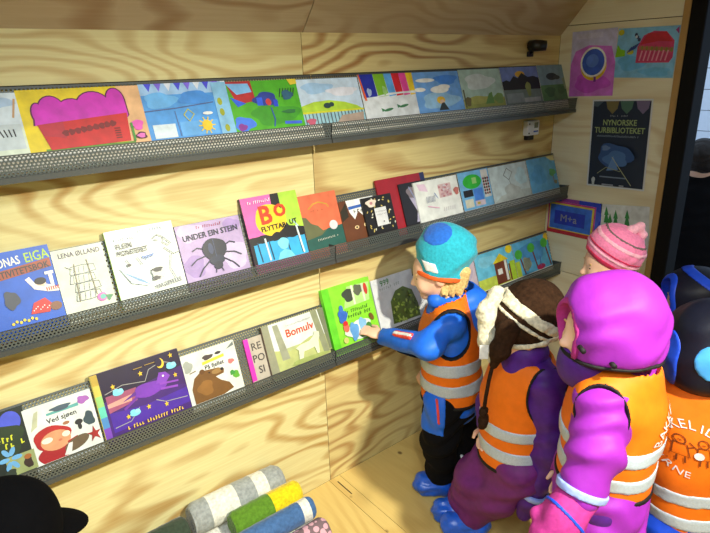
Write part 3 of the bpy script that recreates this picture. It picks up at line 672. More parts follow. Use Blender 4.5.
def s_bear(a):
    a.rect(0, 0, 1, 1, (208, 212, 206)); a.poly([(.34, .70), (.76, .74), (.76, .80), (.34, .76)], (206, 196, 60)); a.blob(.46, .83, .1, .05, (70, 60, 60), seed=1); a.ell(.66, .85, .06, .03, (50, 46, 50)); a.poly([(.82, .86), (.98, .98), (.98, .9)], (110, 120, 120)); a.text('På fjellet', .55, .64, .085, (24, 22, 24), .02, .46)
    a.blob(.08, .76, .08, .12, (150, 156, 150), seed=4); a.line([(.08, .62), (.2, .64)], .02, (110, 90, 70)); a.blob(.86, .6, .06, .05, (190, 110, 110), seed=3); a.blob(.9, .3, .06, .08, (90, 160, 50), seed=5); a.blob(.84, .36, .05, .05, (60, 140, 60), seed=7)
    a.poly([(.06, .0), (.06, .3), (.14, .5), (.28, .6), (.44, .58), (.6, .56), (.7, .5), (.68, .42), (.52, .4), (.6, .3), (.74, .2), (.8, .06), (.6, .0)], (110, 74, 30)); a.ell(.3, .58, .05, .05, (96, 62, 24)); a.ell(.56, .5, .1, .05, (150, 116, 66)); a.ell(.66, .51, .03, .03, K); a.ell(.42, .52, .015, .015, K); a.blob(.3, .25, .14, .15, (134, 92, 40), seed=6)
def s_repo(a):
    a.rect(0, 0, 1, 1, (176, 168, 156)); a.rect(0, 0, .14, 1, (214, 50, 176))
    for i, t in enumerate(('RE', 'PO', 'SI')): a.text(t, .36, .78-.28*i, .17, (70, 66, 66), 0, .42)
def s_bom(a):
    a.rect(0, 0, 1, 1, (170, 180, 130)); a.rect(0, .42, 1, 1, (206, 214, 212)); a.poly([(0, .5), (.35, .34), (.7, .5), (1, .42), (1, .0), (0, .0)], (170, 178, 116))
    a.poly([(.0, 1), (.1, 1), (.12, .0), (.0, .0)], (140, 142, 120)); a.poly([(.16, .96), (.24, .96), (.32, .2), (.2, .2)], (146, 150, 130)); a.poly([(.78, 1), (.88, 1), (.96, .06), (.86, .06)], (134, 140, 112)); a.poly([(.9, 1), (1, 1), (1, .1), (.96, .1)], (110, 118, 92))
    a.text('Bomulv', .56, .72, .16, (190, 70, 40), .02, .5, .008); a.scrib(18, .56, .88, .03, (130, 130, 130), .02, .4)
    a.poly([(.44, .1), (.46, .3), (.42, .36), (.5, .4), (.66, .42), (.74, .5), (.76, .58), (.8, .56), (.84, .54), (.83, .44), (.8, .36), (.78, .1), (.74, .1), (.72, .26), (.6, .24), (.54, .24), (.5, .08)], (206, 214, 186))
    a.blob(.6, .06, .3, .05, (150, 164, 96), seed=3)
def s_green(a):
    a.rect(0, 0, 1, 1, (130, 206, 50)); a.rect(0, 0, .13, 1, (96, 196, 40)); a.poly([(.36, .6), (.92, .62), (.98, .92), (.5, .94)], (170, 214, 130))
    a.blob(.5, .8, .12, .11, (60, 70, 60), seed=2); a.blob(.72, .84, .1, .09, (90, 96, 80), seed=3); a.rect(.58, .62, .62, .94, (210, 214, 196)); a.rect(.8, .62, .84, .92, (200, 206, 186)); a.ell(.88, .82, .04, .1, (190, 60, 50)); a.scrib(12, .6, .54, .06, (60, 100, 40), .0, .5); a.scrib(10, .64, .46, .06, (60, 100, 40), .0, .5)
    a.blob(.28, .5, .09, .11, (50, 100, 190), seed=4); a.ell(.28, .62, .04, .06, (60, 110, 190))
    a.blob(.56, .2, .27, .16, (206, 216, 210), seed=6); a.blob(.45, .2, .09, .15, (90, 150, 210), seed=1); a.ell(.3, .3, .06, .08, (200, 100, 80)); a.ell(.3, .37, .05, .04, (190, 40, 40)); a.blob(.64, .28, .08, .1, (120, 170, 210), seed=8); a.blob(.62, .12, .09, .06, (80, 150, 60), seed=3); a.ell(.86, .34, .04, .07, (110, 84, 40), rot=.4); a.ell(.24, .1, .05, .05, (190, 190, 110)); a.ell(.76, .2, .06, .07, (60, 120, 60))
def s_999(a):
    a.rect(0, 0, 1, 1, (206, 210, 216)); a.text('999', .3, .9, .11, (70, 130, 60), .05, .34); a.scrib(10, .4, .8, .06, (150, 160, 160), .05, .5)
    rn = random.Random(2); a.poly([(.3, .06), (.34, .5), (.5, .68), (.7, .72), (.9, .6), (.98, .3), (.98, .04)], (90, 110, 40))
    for i in range(70):
        x, y = rn.uniform(.34, .96), rn.uniform(.06, .66)
        if y < .7-abs(x-.66)*.8: a.ell(x, y, .035, .022, [(150, 176, 60), (120, 150, 50), (70, 90, 30), (170, 190, 90)][i % 4], n=8, rot=rn.uniform(0, 3))
def s_dood(a):
    a.rect(0, 0, 1, 1, (214, 218, 226))
    rn = random.Random(5)
    for i in range(9):
        x, y = rn.uniform(.1, .9), rn.uniform(.2, .85); a.line([(x+.05*math.cos(t), y+.05*math.sin(t*1.3)) for t in np.linspace(0, 6, 12)], .01, (120, 124, 134))
    for i in range(4): a.line([(.1, .9-.05*i), (.4, .91-.05*i)], .008, (150, 154, 160))
    a.poly([(.3, .0), (.5, .2), (.9, .25), (1, .0)], (120, 116, 160))
def s_pink(a):
    a.rect(0, 0, 1, 1, (206, 190, 206)); a.blob(.5, .6, .3, .2, (186, 176, 200), seed=4); a.blob(.6, .2, .3, .12, (214, 180, 190), seed=5); a.scrib(3, .5, .88, .08, (120, 110, 130), 0, .6)
def d_house(a):
    a.rect(0, 0, 1, 1, (104, 196, 232)); a.rect(0, 0, 1, .3, (196, 214, 80)); a.rect(.86, .0, 1, .55, (170, 206, 50)); a.blob(.3, .75, .25, .15, (128, 206, 236), seed=3)
    a.rect(.46, .02, .8, .64, (112, 52, 30)); a.rect(.72, .06, .78, .66, (224, 226, 220)); a.poly([(.42, .62), (.84, .64), (.64, .86)], (226, 206, 30)); a.rect(.52, .28, .64, .44, (224, 226, 224)); a.ell(.9, .9, .09, .12, (240, 214, 30)); a.rect(.82, .02, .86, .5, (110, 50, 32))
def d_trees(a):
    a.rect(0, 0, 1, 1, (90, 176, 224)); a.blob(.5, .6, .4, .3, (70, 150, 214), seed=2); a.rect(0, .0, .12, .45, (180, 206, 60)); a.ell(.96, .9, .08, .12, (240, 206, 50))
    for x, y in ((.12, .64), (.48, .72), (.86, .74)): a.line([(x+.02, y), (x+.1, .02)], .06, (110, 52, 40)); a.ell(x, y, .1, .14, (74, 184, 66))
    a.blob(.3, .3, .11, .2, (150, 160, 140), seed=3)
    for i in range(12): a.line([(.22+.014*i, .14), (.24+.014*i, .46)], .012, (110, 120, 110))
    a.ell(.66, .08, .12, .08, (170, 40, 90)); a.line([(.66, .1), (.68, .4)], .03, (50, 90, 170))
book(2, (-34, 421), (22, 408), .008, 'dark green troll book beside the red-hooded girl book', (24, 34, 30), s_troll)
book(2, (21, 409), (90, 391), .009, 'white board book with a red-hooded girl and starfish', (220, 226, 224), s_sea)
book(2, (89, 376), (177, 349), .012, 'purple night-sky picture book with rainbow spine', (50, 20, 90), s_night, spine=(190, 180, 90))
book(2, (180, 357), (233, 340), .009, 'white board book with a brown bear', (224, 228, 224), s_bear)
book(2, (243, 340), (272, 331), .006, 'grey book with magenta spine, half hidden by wolf book', (176, 168, 156), s_repo, spine=(214, 50, 176))
book(2, (261, 329), (322, 306.5), .010, 'pale green picture book with a white wolf and red title', (150, 156, 120), s_bom, w0=0.0105, spine=(90, 70, 60))
book(2, (321, 290), (368, 277), .020, 'thick lime green storybook touched by the child\'s hand', (130, 206, 50), s_green, spine=(110, 230, 50))
book(2, (370, 280), (411, 270), .009, 'light grey book with a heap of small green shapes', (206, 210, 216), s_999)
book(2, (412, 276), (455, 262), .008, 'white book of pencil doodles behind the turquoise-hatted child', (214, 218, 226), s_dood)
book(2, (456, 263), (472.5, 257), .007, 'narrow pinkish grey book beside the house drawing', (206, 190, 206), s_pink)
G3 = 'drawings standing on the bottom ledge'
sheet(2, (473, 256), (511, 245), 'painting of a brown house with yellow roof and sun', d_house, group=G3)
sheet(2, (511.5, 245), (546, 232), 'painting of three round green trees on blue', d_trees, group=G3)

# ================================================================== END WALL papers
def wall_sheet(tl, tr, bl, br, label, draw, name='childrens_drawing', cat='drawing', off=0.0012, border=None, mat='print_matte', group='drawings pinned to the end wall'):
    P = [Wx(x, y, XE) for x, y in (tl, tr, bl, br)]
    c = (P[0]+P[1]+P[2]+P[3])/4
    U = ((P[1]-P[0])+(P[3]-P[2])); U /= np.linalg.norm(U); V = np.array([0, -U[2], U[1]]); V = V if V[2] > 0 else -V
    w = abs(np.dot((P[1]-P[0]+P[3]-P[2])/2, U)); h = abs(np.dot((P[0]-P[2]+P[1]-P[3])/2, V))
    Nn = np.array([-1., 0, 0]); r = empty(name, tuple(c+Nn*off)); tag(r, label, cat, group)
    O = c - U*w/2 - V*h/2
    frame_box('sheet', O, U, V, Nn, 0, w, 0, h, off, off+0.0008, 'paper_edge', r)
    a = Art(w, h); draw(a); a.build('picture', O+Nn*(off+0.001), U, V, Nn, mat, r)
def p_plate(a):
    a.rect(0, 0, 1, 1, (196, 196, 240)); a.poly([(0, 0), (1, 0), (1, .5), (.9, .74), (.4, .78), (.1, .7), (0, .5)], (206, 116, 224)); a.blob(.5, .2, .4, .14, (196, 84, 214), seed=3); a.ell(.53, .46, .29, .22, (226, 190, 40)); a.ell(.52, .52, .29, .23, W_); a.ell(.52, .52, .25, .2, (60, 96, 206)); a.ell(.5, .54, .14, .1, (90, 130, 224)); a.line([(.58, .3), (.58, .22)], .04, (110, 50, 150)); a.rect(.1, .88, .7, .96, (206, 206, 244))
def p_purse(a):
    a.rect(0, 0, 1, 1, (126, 190, 238)); a.blob(.3, .3, .25, .15, (100, 176, 232), seed=1); a.blob(.7, .12, .25, .09, (104, 180, 234), seed=6); a.poly([(.36, .3), (.36, .62), (.44, .84), (.6, .92), (.8, .9), (.94, .72), (.95, .4), (.9, .3)], (196, 60, 110)); a.poly([(.4, .66), (.5, .88), (.8, .9), (.92, .7), (.7, .72)], (190, 40, 60))
    for i in range(14): a.ell(.4+.04*i, .60-.004*i, .02, .05, (130, 130, 60) if i % 2 else (170, 110, 80), n=8)
    for i in range(7): a.line([(.42+.07*i, .34), (.45+.07*i, .54)], .03, (226, 150, 180))
    a.poly([(0, .42), (.02, .68), (.08, .58), (.16, .56), (.17, .44)], (130, 196, 30)); a.ell(.06, .92, .05, .06, (200, 196, 40)); a.ell(.25, .52, .06, .05, (190, 190, 60))
    for i in range(5): a.line([(.2+.03*i, .5+.02*i), (.27+.03*i, .62+.02*i)], .02, (40, 70, 150))
    for i in range(3): a.ell(.32+.03*i, .86-.05*i, .025, .035, (60, 70, 110)); 
    a.ell(.33, .82, .02, .03, (190, 200, 220)); a.poly([(.94, .92), (1, .84), (.99, .98)], (150, 60, 130))
def p_poster(a):
    a.rect(0, 0, 1, 1, (206, 214, 226)); a.rect(.025, .018, .975, .982, (18, 36, 64))
    for x, c in ((.36, (120, 110, 70)), (.6, (70, 110, 100)), (.86, (110, 100, 140))): a.poly([(x-.12, .98), (x+.1, .98), (x+.08, .9), (x, .84), (x-.09, .9)], c)
    a.poly([(.03, .98), (.2, .98), (.1, .92), (.03, .93)], (70, 90, 110)); a.scrib(13, .48, .82, .02, (150, 160, 170), 0, .3)
    a.text('NYNORSKE', .5, .745, .062, (150, 172, 120), 0, .56, .003); a.text('TURBIBLIOTEKET', .5, .66, .062, (150, 172, 120), 0, .84, .003); a.scrib(36, .5, .595, .022, (130, 150, 170), 0, .74)
    a.blob(.48, .38, .3, .13, (40, 78, 140), seed=3); a.blob(.5, .34, .2, .09, (66, 108, 170), seed=5); a.blob(.32, .46, .07, .03, (90, 120, 170), seed=4); a.poly([(.36, .2), (.46, .38), (.56, .22)], (90, 130, 190))
    a.line([(.44, .36), (.6, .22), (.8, .05)], .008, (170, 176, 140)); a.line([(.2, .16), (.35, .24), (.6, .2)], .008, (140, 150, 120)); a.blob(.14, .07, .03, .05, (180, 190, 200), seed=2); a.rect(.25, .12, .7, .135, (110, 130, 160)); a.rect(.3, .03, .5, .045, (150, 160, 180)); a.rect(.6, .03, .68, .045, (150, 160, 180))
def p_blue2(a):
    a.rect(0, 0, 1, 1, (36, 60, 206)); a.rect(.1, .85, .5, 1, (150, 60, 170)); a.blob(.8, .5, .2, .3, (60, 90, 220), seed=2)
def p_blue(a):
    a.rect(0, 0, 1, 1, (196, 60, 150)); a.rect(0, 0, 1, .14, (190, 40, 60)); a.rect(.03, .12, .97, .95, (206, 196, 60)); a.rect(.05, .15, .93, .9, (50, 110, 226)); a.rect(.15, .3, .8, .72, (30, 56, 196)); a.text('M+a', .46, .51, .22, (140, 150, 170), 0, .5)
def p_trees(a):
    a.rect(0, 0, 1, 1, (214, 220, 226)); a.rect(0, 0, 1, .06, (150, 180, 150))
    for x, y in ((.12, .88), (.2, .74), (.32, .82), (.56, .84), (.86, .58)): a.line([(x, .06), (x, y)], .02, (90, 70, 60)); a.poly([(x-.06, y-.26), (x+.06, y-.26), (x, y+.02)], (44, 130, 70)); a.poly([(x-.05, y-.1), (x+.05, y-.1), (x, y+.08)], (50, 140, 76))
wall_sheet((571, 32), (616, 28), (571, 97), (615, 95), 'purple drawing of a blue round plate, on the end wall', p_plate)
wall_sheet((616.5, 29), (680, 25), (616, 77.5), (674, 78), 'light blue painting of a pink scalloped shape on end wall', p_purse)
wall_sheet((594, 98.5), (655, 100), (586, 186), (643, 190), 'navy poster with NYNORSKE TURBIBLIOTEKET lettering', p_poster, 'poster', 'poster', mat='print_flat', group=None)
wall_sheet((558, 198), (602, 203), (556, 228), (600, 238), 'dark blue drawing behind the red-edged blue drawing', p_blue2)
wall_sheet((549, 199), (598, 208), (548, 231), (592, 240), 'blue drawing with red and yellow edge, overlapping another', p_blue, off=0.0035)
wall_sheet((602, 203), (653, 208), (600, 252), (645, 256), 'white drawing of a row of small green fir trees', p_trees)

# ================================================================== small fixtures
dv = Wy(532, 128, -0.02)
r = empty('temperature_sensor', (dv[0], 0, dv[2])); tag(r, 'small white sensor box with grey display under top ledge', 'sensor')
x, z = dv[0], dv[2]
box('housing', x-.046, x+.046, -0.03, -0.0005, z-.034, z+.036, 'white_plastic', r, 0.005)
box('display', x+.004, x+.034, -0.0312, -0.03, z+.0, z+.026, 'lcd', r)
box('label_strip', x+.0, x+.036, -0.0308, -0.03, z-.02, z-.013, 'print_flat' if False else 'cv_24_86_190', r)
for zz in (z+.022, z-.022): tube('screw', [(x-.036, -0.0302, zz), (x-.036, -0.032, zz)], .004, 'black_plastic', r)
box('plug', x-.034, x+.012, -0.026, -0.0005, z-.056, z-.0345, 'black_plastic', r, 0.003)
dv = Wy(537, 46, -0.04); x, z = dv[0], dv[2]
r = empty('clip_spotlight', (x, 0, z)); tag(r, 'tiny black spotlight fixed to wall above the top ledge', 'spotlight')
box('foot', x-.02, x+.02, -0.012, -0.0005, z-.045, z-.022, 'black_plastic', r, 0.003)
tube('neck', [(x, -.008, z-.03), (x, -.03, z-.012)], .007, 'black_plastic', r)
tube('lamp_head', [(x-.012, -.012, z+.002), (x-.012, -.04, z+.002), (x+.02, -.075, z+.0)], [.024, .026, .022], 'black_plastic', r, 14)
tube('lens', [(x+.02, -.0755, z), (x+.0215, -.077, z)], [.014, .013], 'lens_glass', r, 14)

# ================================================================== BLANKET ROLLS
def roll(label, x0, x1, y, z, rad, zones, name='rolled_blanket', tilt=0.0, seed=0):
    """rolled cloth lying along the wall; zones: list of (t_start, material)"""
    rn = random.Random(seed)
    r = empty(name, ((x0+x1)/2, y, z-rad)); tag(r, label, 'blanket', 'rolled blankets by the wall')
    seg = 28
    zs_ = [t for t, _ in zones]+[1.0]
    for (t0, mt), t1 in zip(zones, zs_[1:]):
        n = max(4, int((t1-t0)*24)); vs = []; fs = []
        for i in range(n+1):
            t = t0+(t1-t0)*i/n; x = x0+(x1-x0)*t
            e = min(t, 1-t); k = 1-0.22*max(0, 1-e/0.05)**2
            for j in range(seg):
                a = 2*math.pi*j/seg
                rr = rad*k*(1+0.025*math.sin(3*a+seed+t*4)+0.012*math.sin(14*t*3+2*a+seed)) + (0.003 if 0 <= (a-1.2) < 0.9 else 0)
                vs.append((x, y+rr*math.cos(a), z+tilt*(t-0.5)+rr*math.sin(a)))
        for i in range(n):
            for j in range(seg):
                j2 = (j+1) % seg; fs.append((i*seg+j, (i+1)*seg+j, (i+1)*seg+j2, i*seg+j2))
        mesh_obj('wool_section', vs, fs, mt, r, smooth=True)
    for xe, mt in ((x0, zones[0][1]), (x1, zones[-1][1])):   # spiral ends
        s = -1 if xe == x0 else 1; zt = z+tilt*(-0.5 if s < 0 else 0.5)
        ps = []
        for i in range(60):
            a = i*0.42; rr = rad*0.80*(i/59); ps.append((xe+s*0.001, y+rr*math.cos(a), zt+rr*math.sin(a)))
        vs = []; fs = []
        for i, p in enumerate(ps):
            vs += [(p[0], p[1], p[2]), (p[0]-s*0.02, p[1], p[2])]
            if i: fs.append((2*i-2, 2*i-1, 2*i+1, 2*i))
        o = mesh_obj('spiral_end', vs, fs, mt, r)
        sd = o.modifiers.new('s', 'SOLIDIFY'); sd.thickness = rad*0.16
    return r
wool = dict(rough=0.95, scale=90, amt=0.2, bump=0.6, sheen=0.2)
fabric('wool_grey', (150, 156, 158), **wool); fabric('wool_white', (214, 214, 208), **wool); fabric('wool_green', (86, 128, 34), **wool)
fabric('wool_yellow', (222, 196, 20), **wool); fabric('wool_blue', (64, 100, 150), **wool); fabric('wool_pale', (190, 198, 186), **wool)
fabric('wool_dark', (52, 66, 54), **wool)
mt, nt, b = nmat('wool_pink')
tc = N(nt, 'ShaderNodeTexCoord'); vo = N(nt, 'ShaderNodeTexVoronoi'); vo.inputs['Scale'].default_value = 42
nt.links.new(tc.outputs['Object'], vo.inputs['Vector']); rr_ = N(nt, 'ShaderNodeValToRGB'); rr_.color_ramp.interpolation = 'CONSTANT'
rr_.color_ramp.elements[0].color = (*lin((206, 160, 176)), 1); rr_.color_ramp.elements[1].position = 0.45; rr_.color_ramp.elements[1].color = (*lin((116, 96, 104)), 1)
nt.links.new(vo.outputs['Distance'], rr_.inputs['Fac']); nt.links.new(rr_.outputs['Color'], b.inputs['Base Color']); b.inputs['Roughness'].default_value = 0.95
roll('grey and white rolled blanket under the other rolls, against wall', 0.40, 0.86, -0.075, 0.072, 0.071, [(0, 'wool_white'), (.5, 'wool_grey')], seed=1)
roll('pale rolled blanket on the floor under the green and yellow roll', 0.45, 0.88, -0.226, 0.072, 0.071, [(0, 'wool_pale'), (.8, 'wool_grey')], seed=2)
roll('grey and white patched rolled blanket on top, against the wall', 0.495, 0.86, -0.061, 0.208, 0.057, [(0, 'wool_grey'), (.17, 'wool_white'), (.46, 'wool_grey'), (.66, 'wool_white'), (.80, 'wool_grey')], tilt=-0.012, seed=3)
roll('rolled blanket, half green and half yellow, on the pile', 0.60, 0.875, -0.166, 0.200, 0.046, [(0, 'wool_green'), (.55, 'wool_yellow')], seed=4)
roll('blue rolled blanket with a white end, below the green roll', 0.56, 0.875, -0.256, 0.190, 0.041, [(0, 'wool_blue'), (.82, 'wool_white'), (.93, 'wool_blue')], seed=5)
roll('pink and brown patterned rolled blanket at the front of the pile', 0.60, 0.88, -0.335, 0.137, 0.050, [(0, 'wool_pink')], seed=6)
roll('thin white rolled blanket on the floor under the pink roll', 0.60, 0.87, -0.348, 0.043, 0.042, [(0, 'wool_white')], seed=7)
roll('dark green rolled blanket on the pile, far end from the doorway', 0.22, 0.475, -0.075, 0.20, 0.050, [(0, 'wool_dark')], seed=8)

# ================================================================== PEOPLE: smooth blended volumes turned into surfaces
class Vol:
    def __init__(s): s.p = []
    def cap(s, a, b, ra, rb, k=0.02): s.p.append(('c', np.array(a, float), np.array(b, float), ra, rb, k)); return s
    def ell(s, c, rad, M=None, k=0.02): s.p.append(('e', np.array(c, float), np.array(rad, float), np.eye(3) if M is None else np.array(M, float), k)); return s
    def chain(s, pts, rads, k=0.02):
        for i in range(len(pts)-1): s.cap(pts[i], pts[i+1], rads[i], rads[i+1], k)
        return s
    def add(s, o): s.p += o.p; return s
    def bounds(s):
        lo = np.full(3, 1e9); hi = -lo
        for q in s.p:
            if q[0] == 'c':
                r = max(q[3], q[4]); lo = np.minimum(lo, np.minimum(q[1], q[2])-r); hi = np.maximum(hi, np.maximum(q[1], q[2])+r)
            else:
                r = max(q[2]); lo = np.minimum(lo, q[1]-r); hi = np.maximum(hi, q[1]+r)
        return lo, hi
    def grid(s, h, off=0.0, fold=0.0, ff=38.0):
        lo, hi = s.bounds(); pad = off+0.03+2*h; lo = lo-pad; hi = hi+pad
        n = np.ceil((hi-lo)/h).astype(int)+1
        ax = [(lo[i]+h*np.arange(n[i])).astype(np.float32) for i in range(3)]
        Vv_ = np.full(tuple(n), 0.2, np.float32)
        for q in s.p:
            if q[0] == 'c':
                a, b, ra, rb, k = q[1:]; r = max(ra, rb); l0 = np.minimum(a, b)-r; h0 = np.maximum(a, b)+r
            else:
                c, rad, M, k = q[1:]; r = max(rad); l0 = c-r; h0 = c+r
            mg = off+k+0.02+h
            i0 = np.clip(((l0-mg-lo)/h).astype(int), 0, n-1); i1 = np.clip(((h0+mg-lo)/h).astype(int)+2, 1, n)
            X = ax[0][i0[0]:i1[0], None, None]; Y = ax[1][None, i0[1]:i1[1], None]; Z = ax[2][None, None, i0[2]:i1[2]]
            if q[0] == 'c':
                d = b-a; dd = max(float(d@d), 1e-9)
                t = np.clip(((X-a[0])*d[0]+(Y-a[1])*d[1]+(Z-a[2])*d[2])/dd, 0, 1)
                D = np.sqrt((X-a[0]-t*d[0])**2+(Y-a[1]-t*d[1])**2+(Z-a[2]-t*d[2])**2)-(ra+(rb-ra)*t)
            else:
                qx = [((X-c[0])*M[i][0]+(Y-c[1])*M[i][1]+(Z-c[2])*M[i][2])/rad[i] for i in range(3)]
                kk = np.sqrt(qx[0]**2+qx[1]**2+qx[2]**2)
                g2 = np.sqrt((qx[0]/rad[0])**2+(qx[1]/rad[1])**2+(qx[2]/rad[2])**2)+1e-6
                D = kk*(kk-1)/g2
            sl_ = (slice(i0[0], i1[0]), slice(i0[1], i1[1]), slice(i0[2], i1[2]))
            A = Vv_[sl_]; hh = np.clip(0.5+0.5*(A-D)/k, 0, 1)
            Vv_[sl_] = A*(1-hh)+D*hh-k*hh*(1-hh)
        X, Y, Z = ax[0][:, None, None], ax[1][None, :, None], ax[2][None, None, :]
        if fold:
            w = np.sin(ff*Z*1.3+2.2*np.sin(ff*0.5*(X+0.6*Y))+1.5*np.sin(ff*0.35*(Y-X)+ff*.4*Z))
            Vv_ = Vv_+fold*w.astype(np.float32)
        return lo, h, ax, (X, Y, Z), Vv_
def nets(lo, h, V):
    """surface nets"""
    ins = V < 0
    nx, ny, nz = V.shape
    cnt = np.zeros((nx-1, ny-1, nz-1), np.int8)
    for a in (0, 1):
        for b in (0, 1):
            for c in (0, 1): cnt += ins[a:nx-1+a, b:ny-1+b, c:nz-1+c]
    act = (cnt > 0) & (cnt < 8)
    ijk = np.argwhere(act)
    if not len(ijk): return np.zeros((0, 3)), []
    idx = np.full(act.shape, -1, np.int64); idx[act] = np.arange(len(ijk))
    acc = np.zeros((len(ijk), 3)); num = np.zeros(len(ijk))
    cor = [(a, b, c) for a in (0, 1) for b in (0, 1) for c in (0, 1)]
    for p in cor:
        for ax in range(3):
            if p[ax]: continue
            q = list(p); q[ax] = 1
            v0 = V[ijk[:, 0]+p[0], ijk[:, 1]+p[1], ijk[:, 2]+p[2]]; v1 = V[ijk[:, 0]+q[0], ijk[:, 1]+q[1], ijk[:, 2]+q[2]]
            m_ = (v0 < 0) != (v1 < 0); t = np.where(m_, v0/np.where(m_, v0-v1, 1), 0)
            pt = np.tile(np.array(p, float), (len(ijk), 1)); pt[:, ax] = t
            acc += pt*m_[:, None]; num += m_
    P = lo+h*(ijk+acc/num[:, None])
    faces = []
    for ax in range(3):
        sl0 = [slice(None)]*3; sl1 = [slice(None)]*3; sl0[ax] = slice(0, -1); sl1[ax] = slice(1, None)
        a = ins[tuple(sl0)]; b = ins[tuple(sl1)]; e = np.argwhere(a != b)
        o1, o2 = [(1, 2), (2, 0), (0, 1)][ax]
        e = e[(e[:, o1] > 0) & (e[:, o2] > 0) & (e[:, o1] < V.shape[o1]-1) & (e[:, o2] < V.shape[o2]-1)]
        if not len(e): continue
        fl_ = a[e[:, 0], e[:, 1], e[:, 2]]
        def cell(d1, d2):
            q = e.copy(); q[:, o1] -= d1; q[:, o2] -= d2; return idx[q[:, 0], q[:, 1], q[:, 2]]
        quad = np.stack([cell(1, 1), cell(0, 1), cell(0, 0), cell(1, 0)], 1)
        quad[~fl_] = quad[~fl_][:, ::-1]
        faces.append(quad)
    return P, np.concatenate(faces)
def np_mesh(name, P, Fq, mat, parent, smooth_it=0):
    me = bpy.data.meshes.new(name)
    me.vertices.add(len(P)); me.vertices.foreach_set('co', np.asarray(P, np.float32).ravel())
    n = len(Fq); me.loops.add(n*4); me.loops.foreach_set('vertex_index', np.asarray(Fq, np.int32).ravel())
    me.polygons.add(n); me.polygons.foreach_set('loop_start', np.arange(0, n*4, 4, dtype=np.int32))
    me.polygons.foreach_set('loop_total', np.full(n, 4, np.int32))
    me.update(calc_edges=True); me.validate()
    me.polygons.foreach_set('use_smooth', np.ones(len(me.polygons), bool))
    me.materials.append(MATS[mat])
    o = bpy.data.objects.new(name, me); COL.objects.link(o)
    if parent is not None: place(o, parent)
    if smooth_it:
        sm = o.modifiers.new('sm', 'SMOOTH'); sm.factor = 0.5; sm.iterations = smooth_it
    return o
def garment(name, vol, mat, parent, h=0.006, off=0.0, region=None, fold=0.0, ff=38.0, sm=1):
    lo, h, ax, XYZ, V = vol.grid(h, off, fold, ff)
    V = V-off
    if region is not None: V = np.maximum(V, region(*XYZ).astype(np.float32))
    P, Fq = nets(lo, h, V)
    if not len(P): return None
    return np_mesh(name, P, Fq, mat, parent, sm)
def unit(v): v = np.array(v, float); return v/np.linalg.norm(v)
def head_frame(f, pitch=0.0, roll_=0.0):
    """columns-as-rows: right, forward, up of the head"""
    f = unit([f[0], f[1], 0]); r = np.array([f[1], -f[0], 0]); u = np.array([0, 0, 1.])
    f2 = f*math.cos(pitch)+u*math.sin(pitch); u2 = u*math.cos(pitch)-f*math.sin(pitch)
    r2 = r*math.cos(roll_)+u2*math.sin(roll_); u3 = u2*math.cos(roll_)-r*math.sin(roll_)
    return np.array([r2, f2, u3])
def head_vol(v, c, M, s=1.0):
    r, f, u = M; c = np.array(c)
    v.ell(c, np.array([.074, .088, .086])*s, M, .02)
    v.ell(c+s*(f*.022-u*.042), np.array([.056, .058, .058])*s, M, .03)
    v.cap(c+s*(f*.082-u*.008), c+s*(f*.096-u*.026), .008*s, .012*s, .012)
    for k in (-1, 1):
        v.ell(c+s*(r*k*.032+f*.064-u*.036), np.array([.026, .022, .026])*s, M, .02)
        v.ell(c+s*(r*k*.076-u*.018), np.array([.010, .018, .024])*s, M, .008)
    v.ell(c+s*(f*.068-u*.084), np.array([.022, .02, .018])*s, M, .02)
    v.cap(c+s*(f*.079-u*.060-r*.016), c+s*(f*.079-u*.060+r*.016), .006*s, .006*s, .006)
def face_parts(c, M, parent, s=1.0):
    r, f, u = M; c = np.array(c)
    for k in (-1, 1):
        e = c+s*(r*k*.030+f*.074-u*.004)
        vv = Vol().ell(e, np.array([.0105, .008, .0075])*s, M)
        garment('eye', vv, 'eye_dark', parent, 0.002, sm=0)
        vv = Vol().cap(e+s*(u*.018-r*.014+f*.003), e+s*(u*.018+r*.014+f*.003), .0028*s, .0028*s)
        garment('eyebrow', vv, 'hair_blond', parent, 0.002, sm=0)
    vv = Vol().cap(c+s*(f*.083-u*.060-r*.016), c+s*(f*.083-u*.060+r*.016), .004*s, .004*s)
    garment('mouth', vv, 'lip_pink', parent, 0.002, sm=0)
def hand_vol(v, wrist, d, nrm, side, s=1.0, curl=0.5):
    """d: pointing direction, nrm: back of the hand, side: towards the thumb"""
    d = unit(d); nrm = unit(np.array(nrm)-d*np.dot(nrm, d)); th = np.cross(d, nrm); th = th if np.dot(th, side) > 0 else -th
    w = np.array(wrist); M = np.array([th, d, nrm])
    v.ell(w+d*.034*s, np.array([.027, .036, .013])*s, M, .008)
    for i, (o, l) in enumerate(((.020, .040), (.007, .046), (-.006, .043), (-.018, .034))):
        b_ = w+d*.062*s+th*o*s; m1 = b_+(d*math.cos(curl*.5)-nrm*math.sin(curl*.5))*l*.5*s
        e_ = m1+(d*math.cos(curl*1.3)-nrm*math.sin(curl*1.3))*l*.5*s
        v.cap(b_, m1, .0072*s, .0066*s, .003); v.cap(m1, e_, .0066*s, .0056*s, .003)
    t0 = w+d*.022*s+th*.022*s; t1 = t0+unit(th*.8+d*.7-nrm*.3)*.026*s; t2 = t1+unit(th*.25+d*1.0-nrm*.4)*.022*s
    v.cap(t0, t1, .0095*s, .008*s, .006); v.cap(t1, t2, .008*s, .0064*s, .003)
fabric('hair_blond', (206, 176, 118), 0.6, 120, 0.3, 0.6)
fabric('hair_dark', (34, 26, 22), 0.6, 120, 0.3, 0.6)
fabric('orange_vest', (230, 112, 16), 0.6, 40, 0.06, 0.15)
fabric('reflective', (176, 190, 206), 0.35, 200, 0.10, 0.1, spec=0.6)
fabric('piping_black', (20, 18, 20), 0.7)
fabric('jacket_blue', (30, 104, 228), 0.5, 50, 0.08, 0.25)
